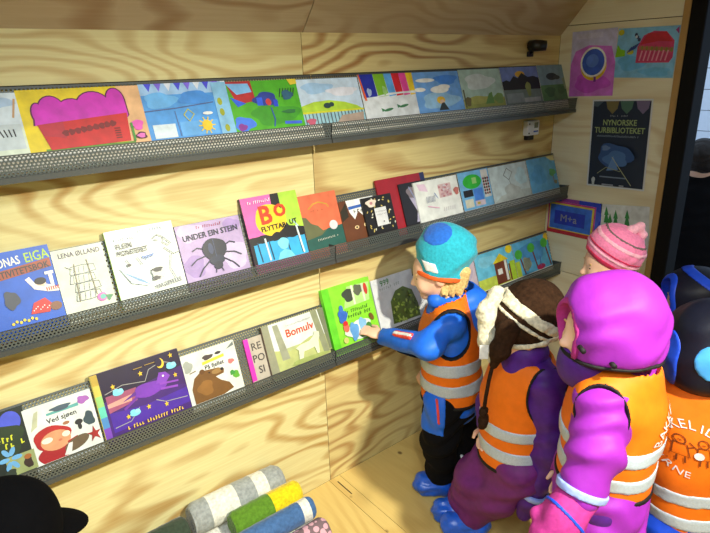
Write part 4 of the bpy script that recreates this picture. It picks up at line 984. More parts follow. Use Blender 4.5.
fabric('black_cloth', (13, 13, 17), 0.85, 50, 0.1, 0.3, spec=0.12)
fabric('cap_black', (7, 7, 9), 0.95, 50, 0.1, 0.2, spec=0.05)
fabric('zip_red', (226, 70, 60), 0.6)
fabric('hat_turq', (40, 164, 190), 0.9, 110, 0.14, 0.5, 0.15)
fabric('hat_blue', (36, 104, 206), 0.9, 110, 0.14, 0.5, 0.15)
fabric('hat_orange', (222, 96, 40), 0.8)
fabric('shoe_cover', (26, 96, 224), 0.35, 45, 0.15, 0.9, spec=0.6)
fabric('purple_dark', (74, 26, 124), 0.55, 40, 0.14, 0.3)
fabric('purple_trouser', (104, 34, 112), 0.6, 40, 0.14, 0.3)
fabric('magenta', (146, 40, 172), 0.6, 30, 0.06, 0.35)
fabric('mitten_pink', (164, 44, 126), 0.8, 80, 0.12, 0.4)
fabric('navy', (11, 15, 34), 0.55, 40, 0.1, 0.3)
fabric('royal_blue', (24, 70, 206), 0.5, 40, 0.1, 0.3)
fabric('light_blue_cloth', (70, 160, 236), 0.6, 40, 0.1, 0.3)
fabric('fur_cream', (206, 200, 178), 0.95, 90, 0.3, 0.9, 0.2)
fabric('fur_brown', (48, 31, 20), 0.95, 90, 0.35, 0.9, 0.0, spec=0.1)
fabric('hat_pink', (236, 130, 176), 0.95, 120, 0.12, 0.5, 0.15)
fabric('hat_rose', (200, 40, 84), 0.95, 120, 0.12, 0.5, 0.15)
fabric('hat_grey', (110, 100, 100), 0.95, 120, 0.12, 0.5)
fabric('hat_palepink', (240, 176, 200), 0.95, 120, 0.12, 0.5)
fabric('white_tag', (226, 228, 232), 0.6)
fabric('lilac_tag', (150, 170, 236), 0.5)
fabric('pink_logo', (190, 70, 170), 0.6)
fabric('print_grey', (214, 218, 226), 0.5)
fabric('print_dark', (120, 56, 20), 0.6)

def slab(P0, A, s0, s1):
    A = unit(A); P0 = np.array(P0)
    def f(X, Y, Z):
        s = (X-P0[0])*A[0]+(Y-P0[1])*A[1]+(Z-P0[2])*A[2]
        return np.maximum(s0-s, s-s1)
    return f
def inter(*fs):
    def f(X, Y, Z):
        r = fs[0](X, Y, Z)
        for q in fs[1:]: r = np.maximum(r, q(X, Y, Z))
        return r
    return f
def neg(f_): return lambda X, Y, Z: -f_(X, Y, Z)
def ball(c, rad, M=None):
    c = np.array(c); rad = np.array(rad) if hasattr(rad, '__len__') else np.array([rad]*3); M = np.eye(3) if M is None else M
    def f(X, Y, Z):
        q = [((X-c[0])*M[i][0]+(Y-c[1])*M[i][1]+(Z-c[2])*M[i][2])/rad[i] for i in range(3)]
        return (np.sqrt(q[0]**2+q[1]**2+q[2]**2)-1)*min(rad)
    return f
def half(P0, A):
    """keeps the side A points away from"""
    A = unit(A); P0 = np.array(P0)
    return lambda X, Y, Z: (X-P0[0])*A[0]+(Y-P0[1])*A[1]+(Z-P0[2])*A[2]
def vest(parent, torso, pelvis, axis, s_bot, s_top, bands, holes=(), off=0.012, neck=None, pipe=True):
    reg = [slab(pelvis, axis, s_bot, s_top)]+[neg(h_) for h_ in holes]
    if neck is not None: reg.append(neg(neck))
    o = garment('safety_vest', torso, 'orange_vest', parent, 0.006, off, inter(*reg), fold=0.0022, ff=26)
    for (a, b) in bands:
        bnd = garment('reflective_band', torso, 'reflective', o, 0.006, off+.0035, inter(slab(pelvis, axis, a, b), *reg[1:]), fold=0.0022, ff=26)
    if pipe:
        garment('hem_piping', torso, 'piping_black', o, 0.005, off+.004, slab(pelvis, axis, s_bot-.007, s_bot+.007), fold=0.0022, ff=26)
        for h_ in holes:
            garment('armhole_piping', torso, 'piping_black', o, 0.004, off+.0025, inter(slab(pelvis, axis, s_bot, s_top), lambda X, Y, Z, h_=h_: np.abs(h_(X, Y, Z))-.003), fold=0.0022, ff=26)
    return o
def person(label, body, c, M, s=1.0, name='person', face=True):
    lo, h, ax, XYZ, V = body.grid(0.0045, 0)
    P, Fq = nets(lo, h, V)
    o = np_mesh(name, P, Fq, 'skin', None, 1)
    tag(o, label, 'person', 'children at the book shelves')
    if face: face_parts(c, M, o, s)
    return o
def shoe_cover(parent, heel, toe, mat='shoe_cover', r=0.045, ank=None, name='shoe_cover'):
    v = Vol().cap(heel, toe, r*1.05, r*.9, .03)
    if ank is not None: v.cap(heel, ank, r*1.05, r*.95, .03)
    def fl0(X, Y, Z): return 0.002-Z+0*X+0*Y
    return garment(name, v, mat, parent, .005, 0.0, fl0, fold=.0035, ff=85, sm=0)

# ------------------------------------------------------------------ child in the blue jacket
def child_blue():
    f = unit([-.74, .67, 0]); rt = np.array([f[1], -f[0], 0])
    hc = Wq(437, 269, 1.94); M = head_frame(f, -0.30)
    neck = Wq(448, 302, 1.95); pel = Wq(452, 398, 1.95); chest = Wq(450, 335, 1.95)
    Ls = Wq(451, 322, 1.86); Rs = Wq(449, 312, 2.05)
    Le = Wq(428, 347, 1.80); Lw = Wy(383, 336, -.165)
    hand_t = Wy(365, 330, -.100)
    Re = Wq(455, 352, 2.08); Rw = Wq(432, 368, 2.06)
    Lh = Wq(444, 402, 1.90); Rh = Wq(461, 402, 2.00); Lk = Wq(440, 438, 1.905); Rk = Wq(463, 440, 2.0)
    La = Wz(441, 474, .085); Ra = Wz(459, 472, .085)
    d = unit(hand_t-Lw)
    body = Vol()
    head_vol(body, hc, M, 1.0)
    body.cap(hc+np.array([0, 0, -.05]), neck, .042, .046)
    body.chain([neck, chest, pel], [.065, .08, .085], .03); body.cap(Ls, Rs, .035, .035, .03)
    body.chain([Ls, Le, Lw], [.034, .03, .022]); body.chain([Rs, Re, Rw], [.034, .03, .022])
    hand_vol(body, Lw+d*.006, d, [.1, -.75, .65], [0, 0, 1], 0.98, 0.55)
    hand_vol(body, Rw, unit(Rw-Re), [0, 0, 1], [1, 0, 0], 0.9, 1.0)
    body.chain([Lh, Lk, La], [.06, .045, .036]); body.chain([Rh, Rk, Ra], [.06, .045, .036])
    Lt = Wz(424, 486, .03); Rt = Wz(446, 480, .03)
    body.cap(La-[0, 0, .05], Lt, .03, .024); body.cap(Ra-[0, 0, .05], Rt, .03, .024)
    o = person('child in blue jacket and turquoise hat touching a green book', body, hc, M)
    torso = Vol().chain([neck-[0, 0, .01], chest, pel], [.075, .100, .108], .04).cap(Ls, Rs, .052, .052, .04)
    jacket = Vol().add(torso)
    jacket.chain([Ls, Le], [.049, .047], .03).chain([Le, Lw], [.047, .034], .03).chain([Rs, Re, Rw], [.056, .05, .034], .03)
    garment('jacket', jacket, 'jacket_blue', o, .006, 0, neg(ball(Lw+d*.045, .040)), fold=.0035, ff=46)
    ax = unit(neck-pel)
    hole = ball(Wq(452, 336, 1.83), [.075, .075, .10], head_frame([-.61, -.79, 0]))
    vest(o, torso, pel, ax, .025, .47, [(.070, .122), (.158, .210)], [hole], neck=ball(neck+f*.02+[0, 0, .02], .085))
    # reflective stripe on sleeve and the dark under-sleeve panel
    fa = Vol().cap(Le, Lw, .047, .034)
    up = unit(np.array([-.3, -.75, .62]))
    mid = (Le+Lw)/2; adir = unit(Lw-Le)
    garment('sleeve_stripe_red', fa, 'zip_red', o, .004, .007, inter(slab(mid, adir, -.075, .055), slab(mid+up*.046, np.cross(adir, up), -.013, .013), half(mid, -up)))
    garment('sleeve_stripe', fa, 'white_tag', o, .004, .009, inter(slab(mid, adir, -.075, .055), slab(mid+up*.046, np.cross(adir, up), -.007, .007), half(mid, -up)))
    garment('under_sleeve', Vol().cap(Le, Le*.5+Lw*.5, .047, .041), 'navy', o, .005, .006, half(mid+[0, 0, -.03], [0, 0, 1]))
    garment('chest_logo', torso, 'pink_logo', o, .004, .0065, ball(Wq(437, 322, 1.80), .018))
    # hood lying on the back
    hb = Wq(466, 304, 1.98)
    hood = Vol().ell(hb, [.092, .082, .088], head_frame(f), .03).ell(Wq(475, 317, 1.96), [.08, .055, .09], head_frame(f), .03).cap(Wq(436, 300, 1.90), hb, .03, .05, .03).cap(Wq(436, 298, 2.03), hb, .03, .05, .03)
    hd_ = garment('hood', hood, 'jacket_blue', o, .005, 0, neg(ball(hb+f*.035+[0, 0, .04], [.06, .07, .08], head_frame(f))), fold=.003)
    lining = Vol().ell(hb+f*.03, [.075, .06, .07], head_frame(f), .03)
    garment('hood_lining', lining, 'navy', o, .005, 0, neg(ball(hb+f*.05+[0, 0, .045], [.055, .07, .075], head_frame(f))))
    garment('hood_stripe', Vol().add(hood), 'zip_red', hd_, .004, .003, ball(Wq(481, 316, 1.90), [.008, .04, .04]))
    # hair under the hat
    hair = Vol()
    rn = random.Random(3)
    for i in range(30):
        t = rn.uniform(-1.2, 1.0); a = hc + M[1]*(-.02-.05*math.cos(t)) + M[0]*(-.055*math.cos(t*.6)) + M[2]*(-.02) + M[1]*.03*rn.uniform(-1, 1.6)
        b_ = a+np.array([rn.uniform(-.014, .014), rn.uniform(-.014, .014), -rn.uniform(.05, .085)])
        hair.cap(a, b_, .016, .006, .004)
    garment('hair', hair, 'hair_blond', o, .0035)
    # beanie: slouchy top, orange brim edge
    Mh = head_frame(f, 0.16, 0.0); hu = Mh[2]
    hatc = Wq(444, 252, 1.945)
    hat = Vol().cap(hatc-hu*.085, hatc-hu*.01, .096, .099, .02).ell(hatc+hu*.035-Mh[1]*.008, [.088, .092, .068], Mh, .05).ell(hatc-Mh[1]*.045+hu*.02, [.07, .062, .062], Mh, .03)
    cut = half(hatc-hu*.072, -hu)
    bn = garment('beanie', hat, 'hat_turq', o, .005, 0, cut, fold=.003, ff=50)
    garment('beanie_blue_area', hat, 'hat_blue', bn, .005, .002, inter(cut, ball(hatc+hu*.085-M[0]*.05+Mh[1]*.05, [.06, .06, .05], head_frame(f, .25))), fold=.003, ff=50)  # blue over the top front of the beanie
    garment('beanie_brim', hat, 'hat_orange', bn, .004, .003, slab(hatc-hu*.072, hu, -.010, .008))
    garment('beanie_label', hat, 'white_tag', bn, .004, .005, inter(slab(hatc-hu*.036, hu, -.017, .017), slab(hatc, unit(Wq(430, 252, 1.9)-Wq(420, 256, 1.9)), -.085, -.047), half(hatc, [.61, .79, 0])))
    # trousers: black with a blue thigh panel and red zip
    tr = Vol().chain([Lh, Lk, La+[0, 0, .02]], [.080, .072, .062], .03).chain([Rh, Rk, Ra+[0, 0, .02]], [.080, .07, .06], .03).cap(pel+[0, 0, .02], (Lh+Rh)/2, .095, .095, .04)
    garment('trousers', tr, 'black_cloth', o, .006, 0, None, fold=.005, ff=50)
    z1 = Wq(437, 433, 1.85)[2]
    imr = unit(Wq(450, 415, 1.9)-Wq(430, 415, 1.9)); pc = Wq(437, 412, 1.84)
    nearside = half(Lh, [.61, .79, 0])
    garment('thigh_panel', tr, 'jacket_blue', o, .005, .004, inter(slab(pc, imr, -.07, .03), lambda X, Y, Z: z1-Z+0*X+0*Y, nearside), fold=.005, ff=50)
    garment('zip', tr, 'zip_red', o, .004, .008, inter(slab(Wq(437.5, 412, 1.84), unit(imr+np.array([0, 0, .10])), -.005, .005), slab(Wq(437, 410, 1.84), [0, 0, 1], -.05, .045), nearside), fold=.005, ff=50)
    garment('calf_patch', tr, 'white_tag', o, .004, .007, inter(slab(Wq(464, 460, 1.93), unit(imr+np.array([0, 0, .45])), -.006, .006), slab(Wq(464, 460, 1.93), [0, 0, 1], -.035, .035), half(Rh, [.61, .79, 0])), fold=.005, ff=50)
    shoe_cover(o, La*[1, 1, 0]+[0, 0, .048]+np.array([.01, -.01, 0]), Lt*[1, 1, 0]+[0, 0, .043], r=.052, ank=La+[0, 0, .03])
    shoe_cover(o, Ra*[1, 1, 0]+[0, 0, .048], Rt*[1, 1, 0]+[0, 0, .043], r=.05, ank=Ra+[0, 0, .03])
    return o
child_blue()

# ------------------------------------------------------------------ generic child standing on the floor
def kid(label, hc, f, neck, pel, L, R_, jmat, tmat, tw=.12, td=.10, hs=1.0, fh=None, pitch=-.2, arm_r=(.055, .052, .042), hands=True, ground=0.0,
        foot_l=None, foot_r=None, knee_l=None, knee_r=None, skirt=None, smat='shoe_cover', fold=.004):
    f = unit([f[0], f[1], 0]); rt = np.array([f[1], -f[0], 0]); M = head_frame(fh if fh is not None else f, pitch)
    Mb = head_frame(f); chest = neck*.62+pel*.38
    body = Vol(); head_vol(body, hc, M, hs); body.cap(hc-[0, 0, .05*hs], neck, .04*hs, .045*hs)
    body.chain([neck, chest, pel], [.055, min(tw, td)*.7, min(tw, td)*.7], .03); body.cap(L[0], R_[0], .034, .034, .03)
    body.chain(L, [.032, .029, .022]); body.chain(R_, [.032, .029, .022])
    for A, sd in ((L, 1), (R_, -1)):
        hand_vol(body, A[2], unit(A[2]-A[1]), rt*(-sd), f, 0.92*hs, 0.9)
    hl = pel-rt*.065-[0, 0, .03]; hr = pel+rt*.065-[0, 0, .03]
    fl_ = np.array(foot_l) if foot_l is not None else np.array([hl[0], hl[1], ground]); fr_ = np.array(foot_r) if foot_r is not None else np.array([hr[0], hr[1], ground])
    al = fl_*[1, 1, 0]+[0, 0, ground+.085]; ar_ = fr_*[1, 1, 0]+[0, 0, ground+.085]
    kl = knee_l if knee_l is not None else (hl+al)/2+f*.02; kr = knee_r if knee_r is not None else (hr+ar_)/2+f*.02
    body.chain([hl, kl, al], [.058, .045, .035]); body.chain([hr, kr, ar_], [.058, .045, .035])
    for a in (al, ar_): body.cap(a-[0, 0, .05], a-[0, 0, .055]+f*.09, .03, .024)
    o = person(label, body, hc, M, hs)
    torso = Vol().ell(chest, [tw, td, np.linalg.norm(neck-pel)*.60], np.array([rt, np.cross(unit(neck-pel), rt), unit(neck-pel)]), .04)
    torso.cap(neck-[0, 0, .02], chest, .07, td*.9, .04).cap(chest-rt*(tw-td*.9), pel-rt*(tw-td*.9), td*.9, td*.98, .04).cap(chest+rt*(tw-td*.9), pel+rt*(tw-td*.9), td*.9, td*.98, .04).cap(L[0], R_[0], arm_r[0]*.95, arm_r[0]*.95, .05)
    jk = Vol().add(torso).chain(L, list(arm_r), .03).chain(R_, list(arm_r), .03)
    if skirt is not None: [jk.cap(pel+rt*k_*.04, pel+rt*k_*.055-[0, 0, skirt], td*1.08, td*1.2, .04) for k_ in (-1, 1)]
    cuts = [neg(ball(A[2]+unit(A[2]-A[1])*.05, .046)) for A in (L, R_)]
    garment('jacket', jk, jmat, o, .006, 0, inter(*cuts), fold=fold*.8, ff=58)
    tr = Vol().chain([hl, kl, al+[0, 0, .02]], [.09, .075, .062], .03).chain([hr, kr, ar_+[0, 0, .02]], [.09, .075, .062], .03)
    garment('trousers', tr, tmat, o, .0065, 0, None, fold=.005, ff=42)
    for a in (al, ar_): shoe_cover(o, a*[1, 1, 0]+[0, 0, ground+.048], a*[1, 1, 0]+[0, 0, ground+.044]+f*.085, smat, .05, a+[0, 0, .03]) if ground == 0 else None
    return o, torso, jk, M, Mb
def mitten(parent, A, mat, r=.042, name='mitten', ln=.07, thumb=None):
    d = unit(A[2]-A[1]); v = Vol().cap(A[2]-d*.015, A[2]+d*ln*.5, r*.85, r, .02).cap(A[2]+d*ln*.5, A[2]+d*(ln+.045), r, r*.72, .02)
    if thumb is not None: v.cap(A[2]+d*.03, A[2]+d*.06+np.array(thumb)*.05, .018, .015, .01)
    return garment(name, v, mat, parent, .0045, 0, None, fold=.002, ff=60)
def decal(parent, target, name, vs, fs, O, U, V, Dn, mat, lift=.004):
    """flat shapes pressed onto a curved garment"""
    dg = bpy.context.evaluated_depsgraph_get(); me = target.data
    bv = BVHTree.FromPolygons([v.co.copy() for v in me.vertices], [tuple(p.vertices) for p in me.polygons])
    O, U, V, Dn = map(np.array, (O, U, V, Dn)); out = []
    for a, b in vs:
        p = O+U*a+V*b; h = bv.ray_cast(Vector(p), Vector(Dn))
        out.append(np.array(h[0])-Dn*lift if h[0] is not None else None)
    fs = [q for q in fs if all(out[i] is not None for i in q)]
    out = [p if p is not None else O for p in out]
    used = sorted({i for q in fs for i in q}); mp = {i: k for k, i in enumerate(used)}
    return mesh_obj(name, [out[i] for i in used], [tuple(mp[i] for i in q) for q in fs], mat, parent)
def arc_text(t, cx, cy, rad, a0, a1, hgt, inward=False):
    """letters along an arc; angles in degrees"""
    vs = []; fs = []
    for i, ch in enumerate(t):
        g_, f_ = text_geo(ch); a = math.radians(a0+(a1-a0)*i/(len(t)-1)); k = hgt/.7
        w = g_[:, 0].max() if len(g_) else 0
        rot = a-math.pi/2 if not inward else a+math.pi/2
        b = len(vs)
        for x, y in g_:
            x = (x-w/2)*k; y = (y-.35)*k
            vs.append((cx+rad*math.cos(a)+x*math.cos(rot)-y*math.sin(rot), cy+rad*math.sin(a)+x*math.sin(rot)+y*math.cos(rot)))
        fs += [tuple(b+j for j in q) for q in f_]
    return vs, fs
def art_geo(fn):
    a = Art(1, 1); fn(a); return [(x-.5, y-.5) for x, y, z in a.v], a.f
IMR = RW @ np.array([1., 0, 0]); IMR = unit([IMR[0], IMR[1], 0])      # picture-right along the floor
HV = np.array([HD[0], HD[1], 0.0])                                     # away from the camera along the floor

# ------------------------------------------------------------------ child in purple with the patterned ear-flap hat
def child_purple():
    f = unit([-.77, .64, 0]); q = 1.62
    hc = Wq(520, 328, q)
    L = [Wq(545, 383, q-.09), Wq(553, 445, q-.12), Wq(533, 492, q-.10)]
    R_ = [Wq(508, 372, q+.10), Wq(494, 405, q+.06), Wq(488, 425, q+.03)]
    fl_ = Wz(474, 533, .0); fr_ = Wz(464, 519, .0)
    kl = Wq(497, 492, q); kr = Wq(478, 476, q+.07)
    o, torso, jk, M, Mb = kid('child in purple with brown and cream ear-flap hat', hc, f, Wq(523, 360, q), Wq(515, 448, q), L, R_, 'purple_dark', 'purple_trouser',
        tw=.105, td=.105, pitch=-.35, foot_l=fl_, foot_r=fr_, knee_l=kl, knee_r=kr, arm_r=(.056, .054, .042))
    pel, neck = Wq(515, 448, q), Wq(523, 360, q); ax = unit(neck-pel)
    hole = ball(Wq(551, 400, q-.14), [.07, .07, .105], head_frame([-.61, -.79, 0]))
    vest(o, torso, pel, ax, -.02, .37, [(.02, .065), (.105, .15)], [hole], neck=ball(neck+[0, 0, .03], .085))
    mitten(o, L, 'purple_dark', .040, ln=.05)
    garment('cuff_reflector', Vol().cap(L[1], L[2], .054, .044), 'lilac_tag', o, .004, .007, slab(L[2], unit(L[2]-L[1]), -.012, .006))
    garment('knee_reflector', Vol().chain([Wq(520, 455, q-.03), kl], [.09, .078]), 'lilac_tag', o, .004, .006, ball(Wq(493, 467, q-.08), .018))
    # hat
    Mh = head_frame(f, -.25, 0.0); hu = Mh[2]; c = Wq(527, 316, q)
    hat = Vol().ell(c, [.108, .122, .098], Mh, .02).ell(c+hu*.03-Mh[1]*.03, [.088, .085, .085], Mh, .03)
    cut = half(c-hu*.06, -hu)
    kh = garment('knit_hat', hat, 'fur_brown', o, .005, 0, cut, fold=.0015, ff=70)
    dg_ = unit(IMR*.55+np.array([0, 0, .84])); 
    garment('hat_stripe', hat, 'fur_cream', kh, .005, .004, inter(cut, slab(c, dg_, .004, .040)), fold=.0025, ff=110)
    garment('hat_stripe', hat, 'fur_cream', kh, .005, .004, inter(cut, slab(c, dg_, -.020, -.008)), fold=.0025, ff=110)
    garment('hat_trim', hat, 'fur_cream', kh, .005, .006, slab(c-hu*.06, hu, -.014, .014), fold=.004, ff=110)
    # front flap of fur, ear flap with cord and tag
    ff_ = Vol().chain([Wq(497, 292, q-.02), Wq(486, 312, q-.03), Wq(487, 340, q-.04), Wq(492, 358, q-.05)], [.022, .026, .026, .018], .02)
    garment('fur_brim', ff_, 'fur_cream', o, .0045, 0, None, fold=.0018, ff=110)
    ef = Vol().chain([Wq(508, 330, q-.09), Wq(500, 350, q-.10), Wq(494, 364, q-.09)], [.034, .028, .014], .02)
    garment('ear_flap', ef, 'fur_brown', o, .005, 0, None, fold=.0015, ff=90)
    tube('cord', [Wq(493, 364, q-.09), Wq(489, 380, q-.10), Wq(486, 396, q-.11), Wq(484, 410, q-.11)], .006, 'fur_brown', o)
    garment('cord_tassel', Vol().cap(Wq(484, 410, q-.11), Wq(483, 425, q-.11), .012, .016), 'fur_brown', o, .004, 0, None, fold=.003, ff=120)
    t0 = Wq(484, 352, q-.07)
    frame_box('hat_tag', t0, IMR, [0, 0, 1], -HV, -.014, .014, -.024, .024, -.001, .001, 'white_tag', o)
    # collar
    nk = Wq(524, 360, q-.02)
    garment('collar', Vol().cap(nk-[0, 0, .01], nk+[0, 0, .02], .080, .074), 'purple_dark', o, .005, 0, None, fold=.004)
child_purple()

# ------------------------------------------------------------------ child in the magenta hooded jacket
def child_magenta():
    f = unit([-.45, .89, 0]); q = 1.25; fh = unit([-.80, .60, 0])
    hc = Wq(603, 328, q); neck = Wq(622, 372, q); pel = Wq(601, 482, q)
    L = [Wq(603, 404, q-.08), Wq(596, 450, q-.13), Wq(580, 494, q-.16)]
    R_ = [Wq(612, 395, q+.11), Wq(590, 440, q+.12), Wq(570, 470, q+.10)]
    o, torso, jk, M, Mb = kid('child in magenta hooded jacket and orange vest, beside ear-flap hat', hc, f, neck, pel, L, R_, 'magenta', 'purple_dark',
        fh=fh, tw=.112, td=.100, pitch=-.1, arm_r=(.062, .060, .050), skirt=.12, fold=.006)
    ax = unit(neck-pel)
    hole = ball(Wq(598, 425, q-.16), [.078, .080, .115], head_frame([-.61, -.79, 0]))
    vs_ = vest(o, torso, pel, ax, .035, .40, [(.070, .112), (.148, .190)], [hole], neck=ball(neck+[0, 0, .05], .085), off=.014)
    d = unit(L[2]-L[1])
    garment('cuff_reflector', Vol().cap(L[1], L[2], .066, .052), 'lilac_tag', o, .004, .007, slab(L[2], d, -.022, -.002))
    mt_ = [L[0], L[1], L[2]+d*.02]; dirm = unit(Wq(548, 532, q-.20)-mt_[2])
    mv = Vol().cap(mt_[2]-d*.01, mt_[2]+dirm*.05, .046, .05, .02).cap(mt_[2]+dirm*.05, mt_[2]+dirm*.11, .05, .036, .02).cap(mt_[2]+dirm*.03, mt_[2]+dirm*.06+f*.05, .02, .017, .01)
    garment('mitten', mv, 'mitten_pink', o, .0045, 0, None, fold=.003, ff=60)
    garment('mitten_cord', mv, 'royal_blue', o, .004, .004, slab(mt_[2]+dirm*.045, dirm, -.004, .004), fold=.003, ff=60)
    # hood worn up
    c = Wq(616, 318, q); Mh = head_frame(fh, .05)
    hood = Vol().ell(c, [.116, .122, .118], Mh, .02).ell(c+Mh[1]*.062-Mh[2]*.005, [.096, .062, .100], Mh, .03).ell(c-[0, 0, .07], [.108, .108, .066], Mh, .05)
    hd_ = garment('hood', hood, 'magenta', o, .0055, 0, inter(neg(ball(hc+Mh[1]*.10-Mh[2]*.01, [.056, .07, .078], Mh)), half(Wq(616, 371, q-.11), [0, 0, -1])), fold=.003, ff=56)
    garment('hood_hem', hood, 'piping_black', hd_, .005, .004, slab(Wq(616, 371, q-.11), [0, 0, 1], -.008, .003), fold=.003, ff=56)
    garment('hood_rim', hood, 'mitten_pink', hd_, .0045, .004, lambda X, Y, Z: np.abs(ball(hc+Mh[1]*.10-Mh[2]*.01, [.058, .073, .080], Mh)(X, Y, Z))-.006, fold=.0028, ff=34)
    for px, py in ((583, 351), (614, 366)):
        p = Wq(px, py, q-.115); tube('snap_button', [p+HV*.02, p-HV*.004], .006, 'piping_black', o, 12)
    garment('collar', Vol().cap(Wq(592, 352, q), Wq(585, 362, q), .062, .07), 'purple_dark', o, .005, 0, None, fold=.003)
    # lettering on the vest's back, seen at an angle
    bdir = -f; U = np.cross([0, 0, 1], bdir); V = np.array([0, 0, 1.])
    U = U if np.dot(U, np.array([f[1], -f[0], 0])) > 0 else -U
    O = chest_back = neck*.55+pel*.45-f*.4+V*.02
    v_, f_ = arc_text('BAKKELIDGA', 0, -.02, .085, 165, 20, .024)
    decal(vs_, vs_, 'vest_lettering', v_, f_, O, U, V, f, 'print_grey')
    v_, f_ = art_geo(logo_art); decal(vs_, vs_, 'vest_logo', [(a*.13, b*.11) for a, b in v_], f_, O, U, V, f, 'print_dark', .0042)
def logo_art(a):
    for cx in (.3, .68):
        a.line([(cx+.09*math.cos(t), .72+.10*math.sin(t)) for t in np.linspace(0, 6.28, 14)], .025, K)
        a.line([(cx-.1, .62), (cx-.14, .3), (cx+.14, .3), (cx+.1, .62), (cx-.1, .62)], .025, K)
        a.line([(cx-.1, .55), (cx-.24, .7)], .025, K); a.line([(cx+.1, .55), (cx+.22, .62)], .025, K)
        a.line([(cx-.06, .3), (cx-.07, .12)], .03, K); a.line([(cx+.06, .3), (cx+.07, .12)], .03, K)
        a.line([(cx-.03, .71), (cx+.03, .70)], .02, K)
    a.line([(.1, .1), (.9, .12)], .02, K)
child_magenta()

# ------------------------------------------------------------------ child in vest with lettering, by the doorway
def child_vest():
    f = unit([.62, .78, 0]); q = 1.40
    rt = np.array([f[1], -f[0], 0])
    hc = Wq(712, 338, q); neck = Wq(706, 384, q); pel = Wq(697, 508, q)
    ls = Wq(668, 405, q+.02); rs = Wq(746, 402, q+.02)
    L = [ls, ls+f*.06+[0, 0, -.15], ls+f*.20+[0, 0, -.20]]; R_ = [rs, rs+f*.06+[0, 0, -.15], rs+f*.20+[0, 0, -.20]]
    o, torso, jk, M, Mb = kid('child in orange vest with BAKKELIDGA lettering and navy hood', hc, f, neck, pel, L, R_, 'royal_blue', 'royal_blue',
        tw=.140, td=.112, pitch=-.1, arm_r=(.055, .055, .042), skirt=.05)
    ax = unit(neck-pel)
    vs_ = vest(o, torso, pel, ax, -.01, .52, [(.03, .075), (.115, .160)], [ball(L[1]+f*.05+[0, 0, .05], [.07, .09, .10], head_frame(f))], neck=ball(neck+[0, 0, .06], .085), off=.014)
    c = Wq(712, 342, q); Mh = head_frame(f, .0)
    hood = Vol().ell(c, [.118, .125, .125], Mh, .02).ell(c-[0, 0, .075]-Mh[1]*.02, [.118, .10, .07], Mh, .05)
    hd_ = garment('hood', hood, 'navy', o, .0055, 0, inter(neg(ball(hc+Mh[1]*.10, [.066, .075, .09], Mh)), half(Wq(712, 404, q), [0, 0, -1])), fold=.004, ff=34)
    garment('hood_side_panel', hood, 'royal_blue', hd_, .005, .004, ball(Wq(668, 358, q), [.05, .05, .085]), fold=.004, ff=34)
    garment('hood_patch', hood, 'light_blue_cloth', hd_, .005, .004, ball(Wq(716, 366, q-.115), [.045, .05, .052]), fold=.004, ff=34)
    V = unit(ax*1.0); U = rt
    O = Wq(694, 452, q-.115)-f*.3
    v_, f_ = arc_text('BAKKELIDGA', 0, -.01, .080, 158, 30, .023); decal(vs_, vs_, 'vest_lettering', v_, f_, O, U, V, f, 'print_grey')
    v_, f_ = arc_text('BARNE', 0, .0, .080, 205, 262, .020, True); decal(vs_, vs_, 'vest_lettering', v_, f_, O, U, V, f, 'print_grey')
    v_, f_ = art_geo(logo_art); decal(vs_, vs_, 'vest_logo', [(a*.13, b*.115) for a, b in v_], f_, O, U, V, f, 'print_dark', .0042)
    hv, hf = [(.012*math.cos(t)*(1 if abs(math.sin(t)) < 1 else 1), .012*math.sin(t)) for t in np.linspace(0, 6.28, 12)[:-1]], [tuple(range(11))]
    decal(vs_, vs_, 'vest_heart', [(a+.012, b-.012) for a, b in hv], hf, O, U, V, f, 'print_grey', .0046)
child_vest()

# ------------------------------------------------------------------ child in the pink striped hat, behind
def child_pink():
    f = unit([-.72, .69, 0]); q = 2.0
    hc = Wq(609, 262, q); neck = Wq(612, 296, q); pel = Wq(606, 400, q)
    L = [Wq(622, 312, q-.11), Wq(626, 352, q-.13), Wq(615, 385, q-.12)]; R_ = [Wq(600, 306, q+.11), Wq(590, 345, q+.12), Wq(580, 375, q+.10)]
    o, torso, jk, M, Mb = kid('child in pink striped knit hat, behind the magenta hood', hc, f, neck, pel, L, R_, 'purple_dark', 'navy', tw=.11, td=.105, pitch=-.15)
    vest(o, torso, pel, unit(neck-pel), -.01, .38, [(.03, .075), (.115, .16)], [], neck=ball(neck+[0, 0, .04], .09))
    c = Wq(616, 249, q); hu = unit(IMR*.42+np.array([0, 0, .9])-HV*.25); Mf = unit(f-hu*np.dot(f, hu)); Mh = np.array([np.cross(Mf, hu), Mf, hu])
    hat = Vol().ell(c, [.100, .106, .092], Mh, .02)
    cut = half(c-hu*.05, -hu)
    kh = garment('knit_hat', hat, 'hat_pink', o, .0045, 0, cut, fold=.0015, ff=80)
    for a, b, mt_ in ((-.052, -.030, 'hat_rose'), (-.020, -.008, 'hat_palepink'), (-.004, .004, 'hat_rose'), (.030, .044, 'hat_palepink'), (.058, .064, 'hat_grey')):
        garment('hat_stripe', hat, mt_, kh, .004, .002, inter(cut, slab(c, hu, a, b)), fold=.0015, ff=80)
    tp = c+hu*.088
    garment('hat_knot', Vol().chain([tp, tp+IMR*.03+[0, 0, .012], tp+IMR*.045+[0, 0, -.02], tp+IMR*.04+[0, 0, -.06]], [.02, .016, .013, .012], .01), 'hat_palepink', o, .004, 0, None, fold=.002, ff=90)
    hair = Vol(); rn = random.Random(8)
    for i in range(22):
        a = hc+M[1]*rn.uniform(-.04, .05)-M[0]*rn.uniform(.05, .085)+M[2]*(-.02); hair.cap(a, a+np.array([rn.uniform(-.02, .0), rn.uniform(-.01, .01), -rn.uniform(.06, .09)]), .016, .006, .004)
    garment('hair', hair, 'hair_blond', o, .004)
child_pink()

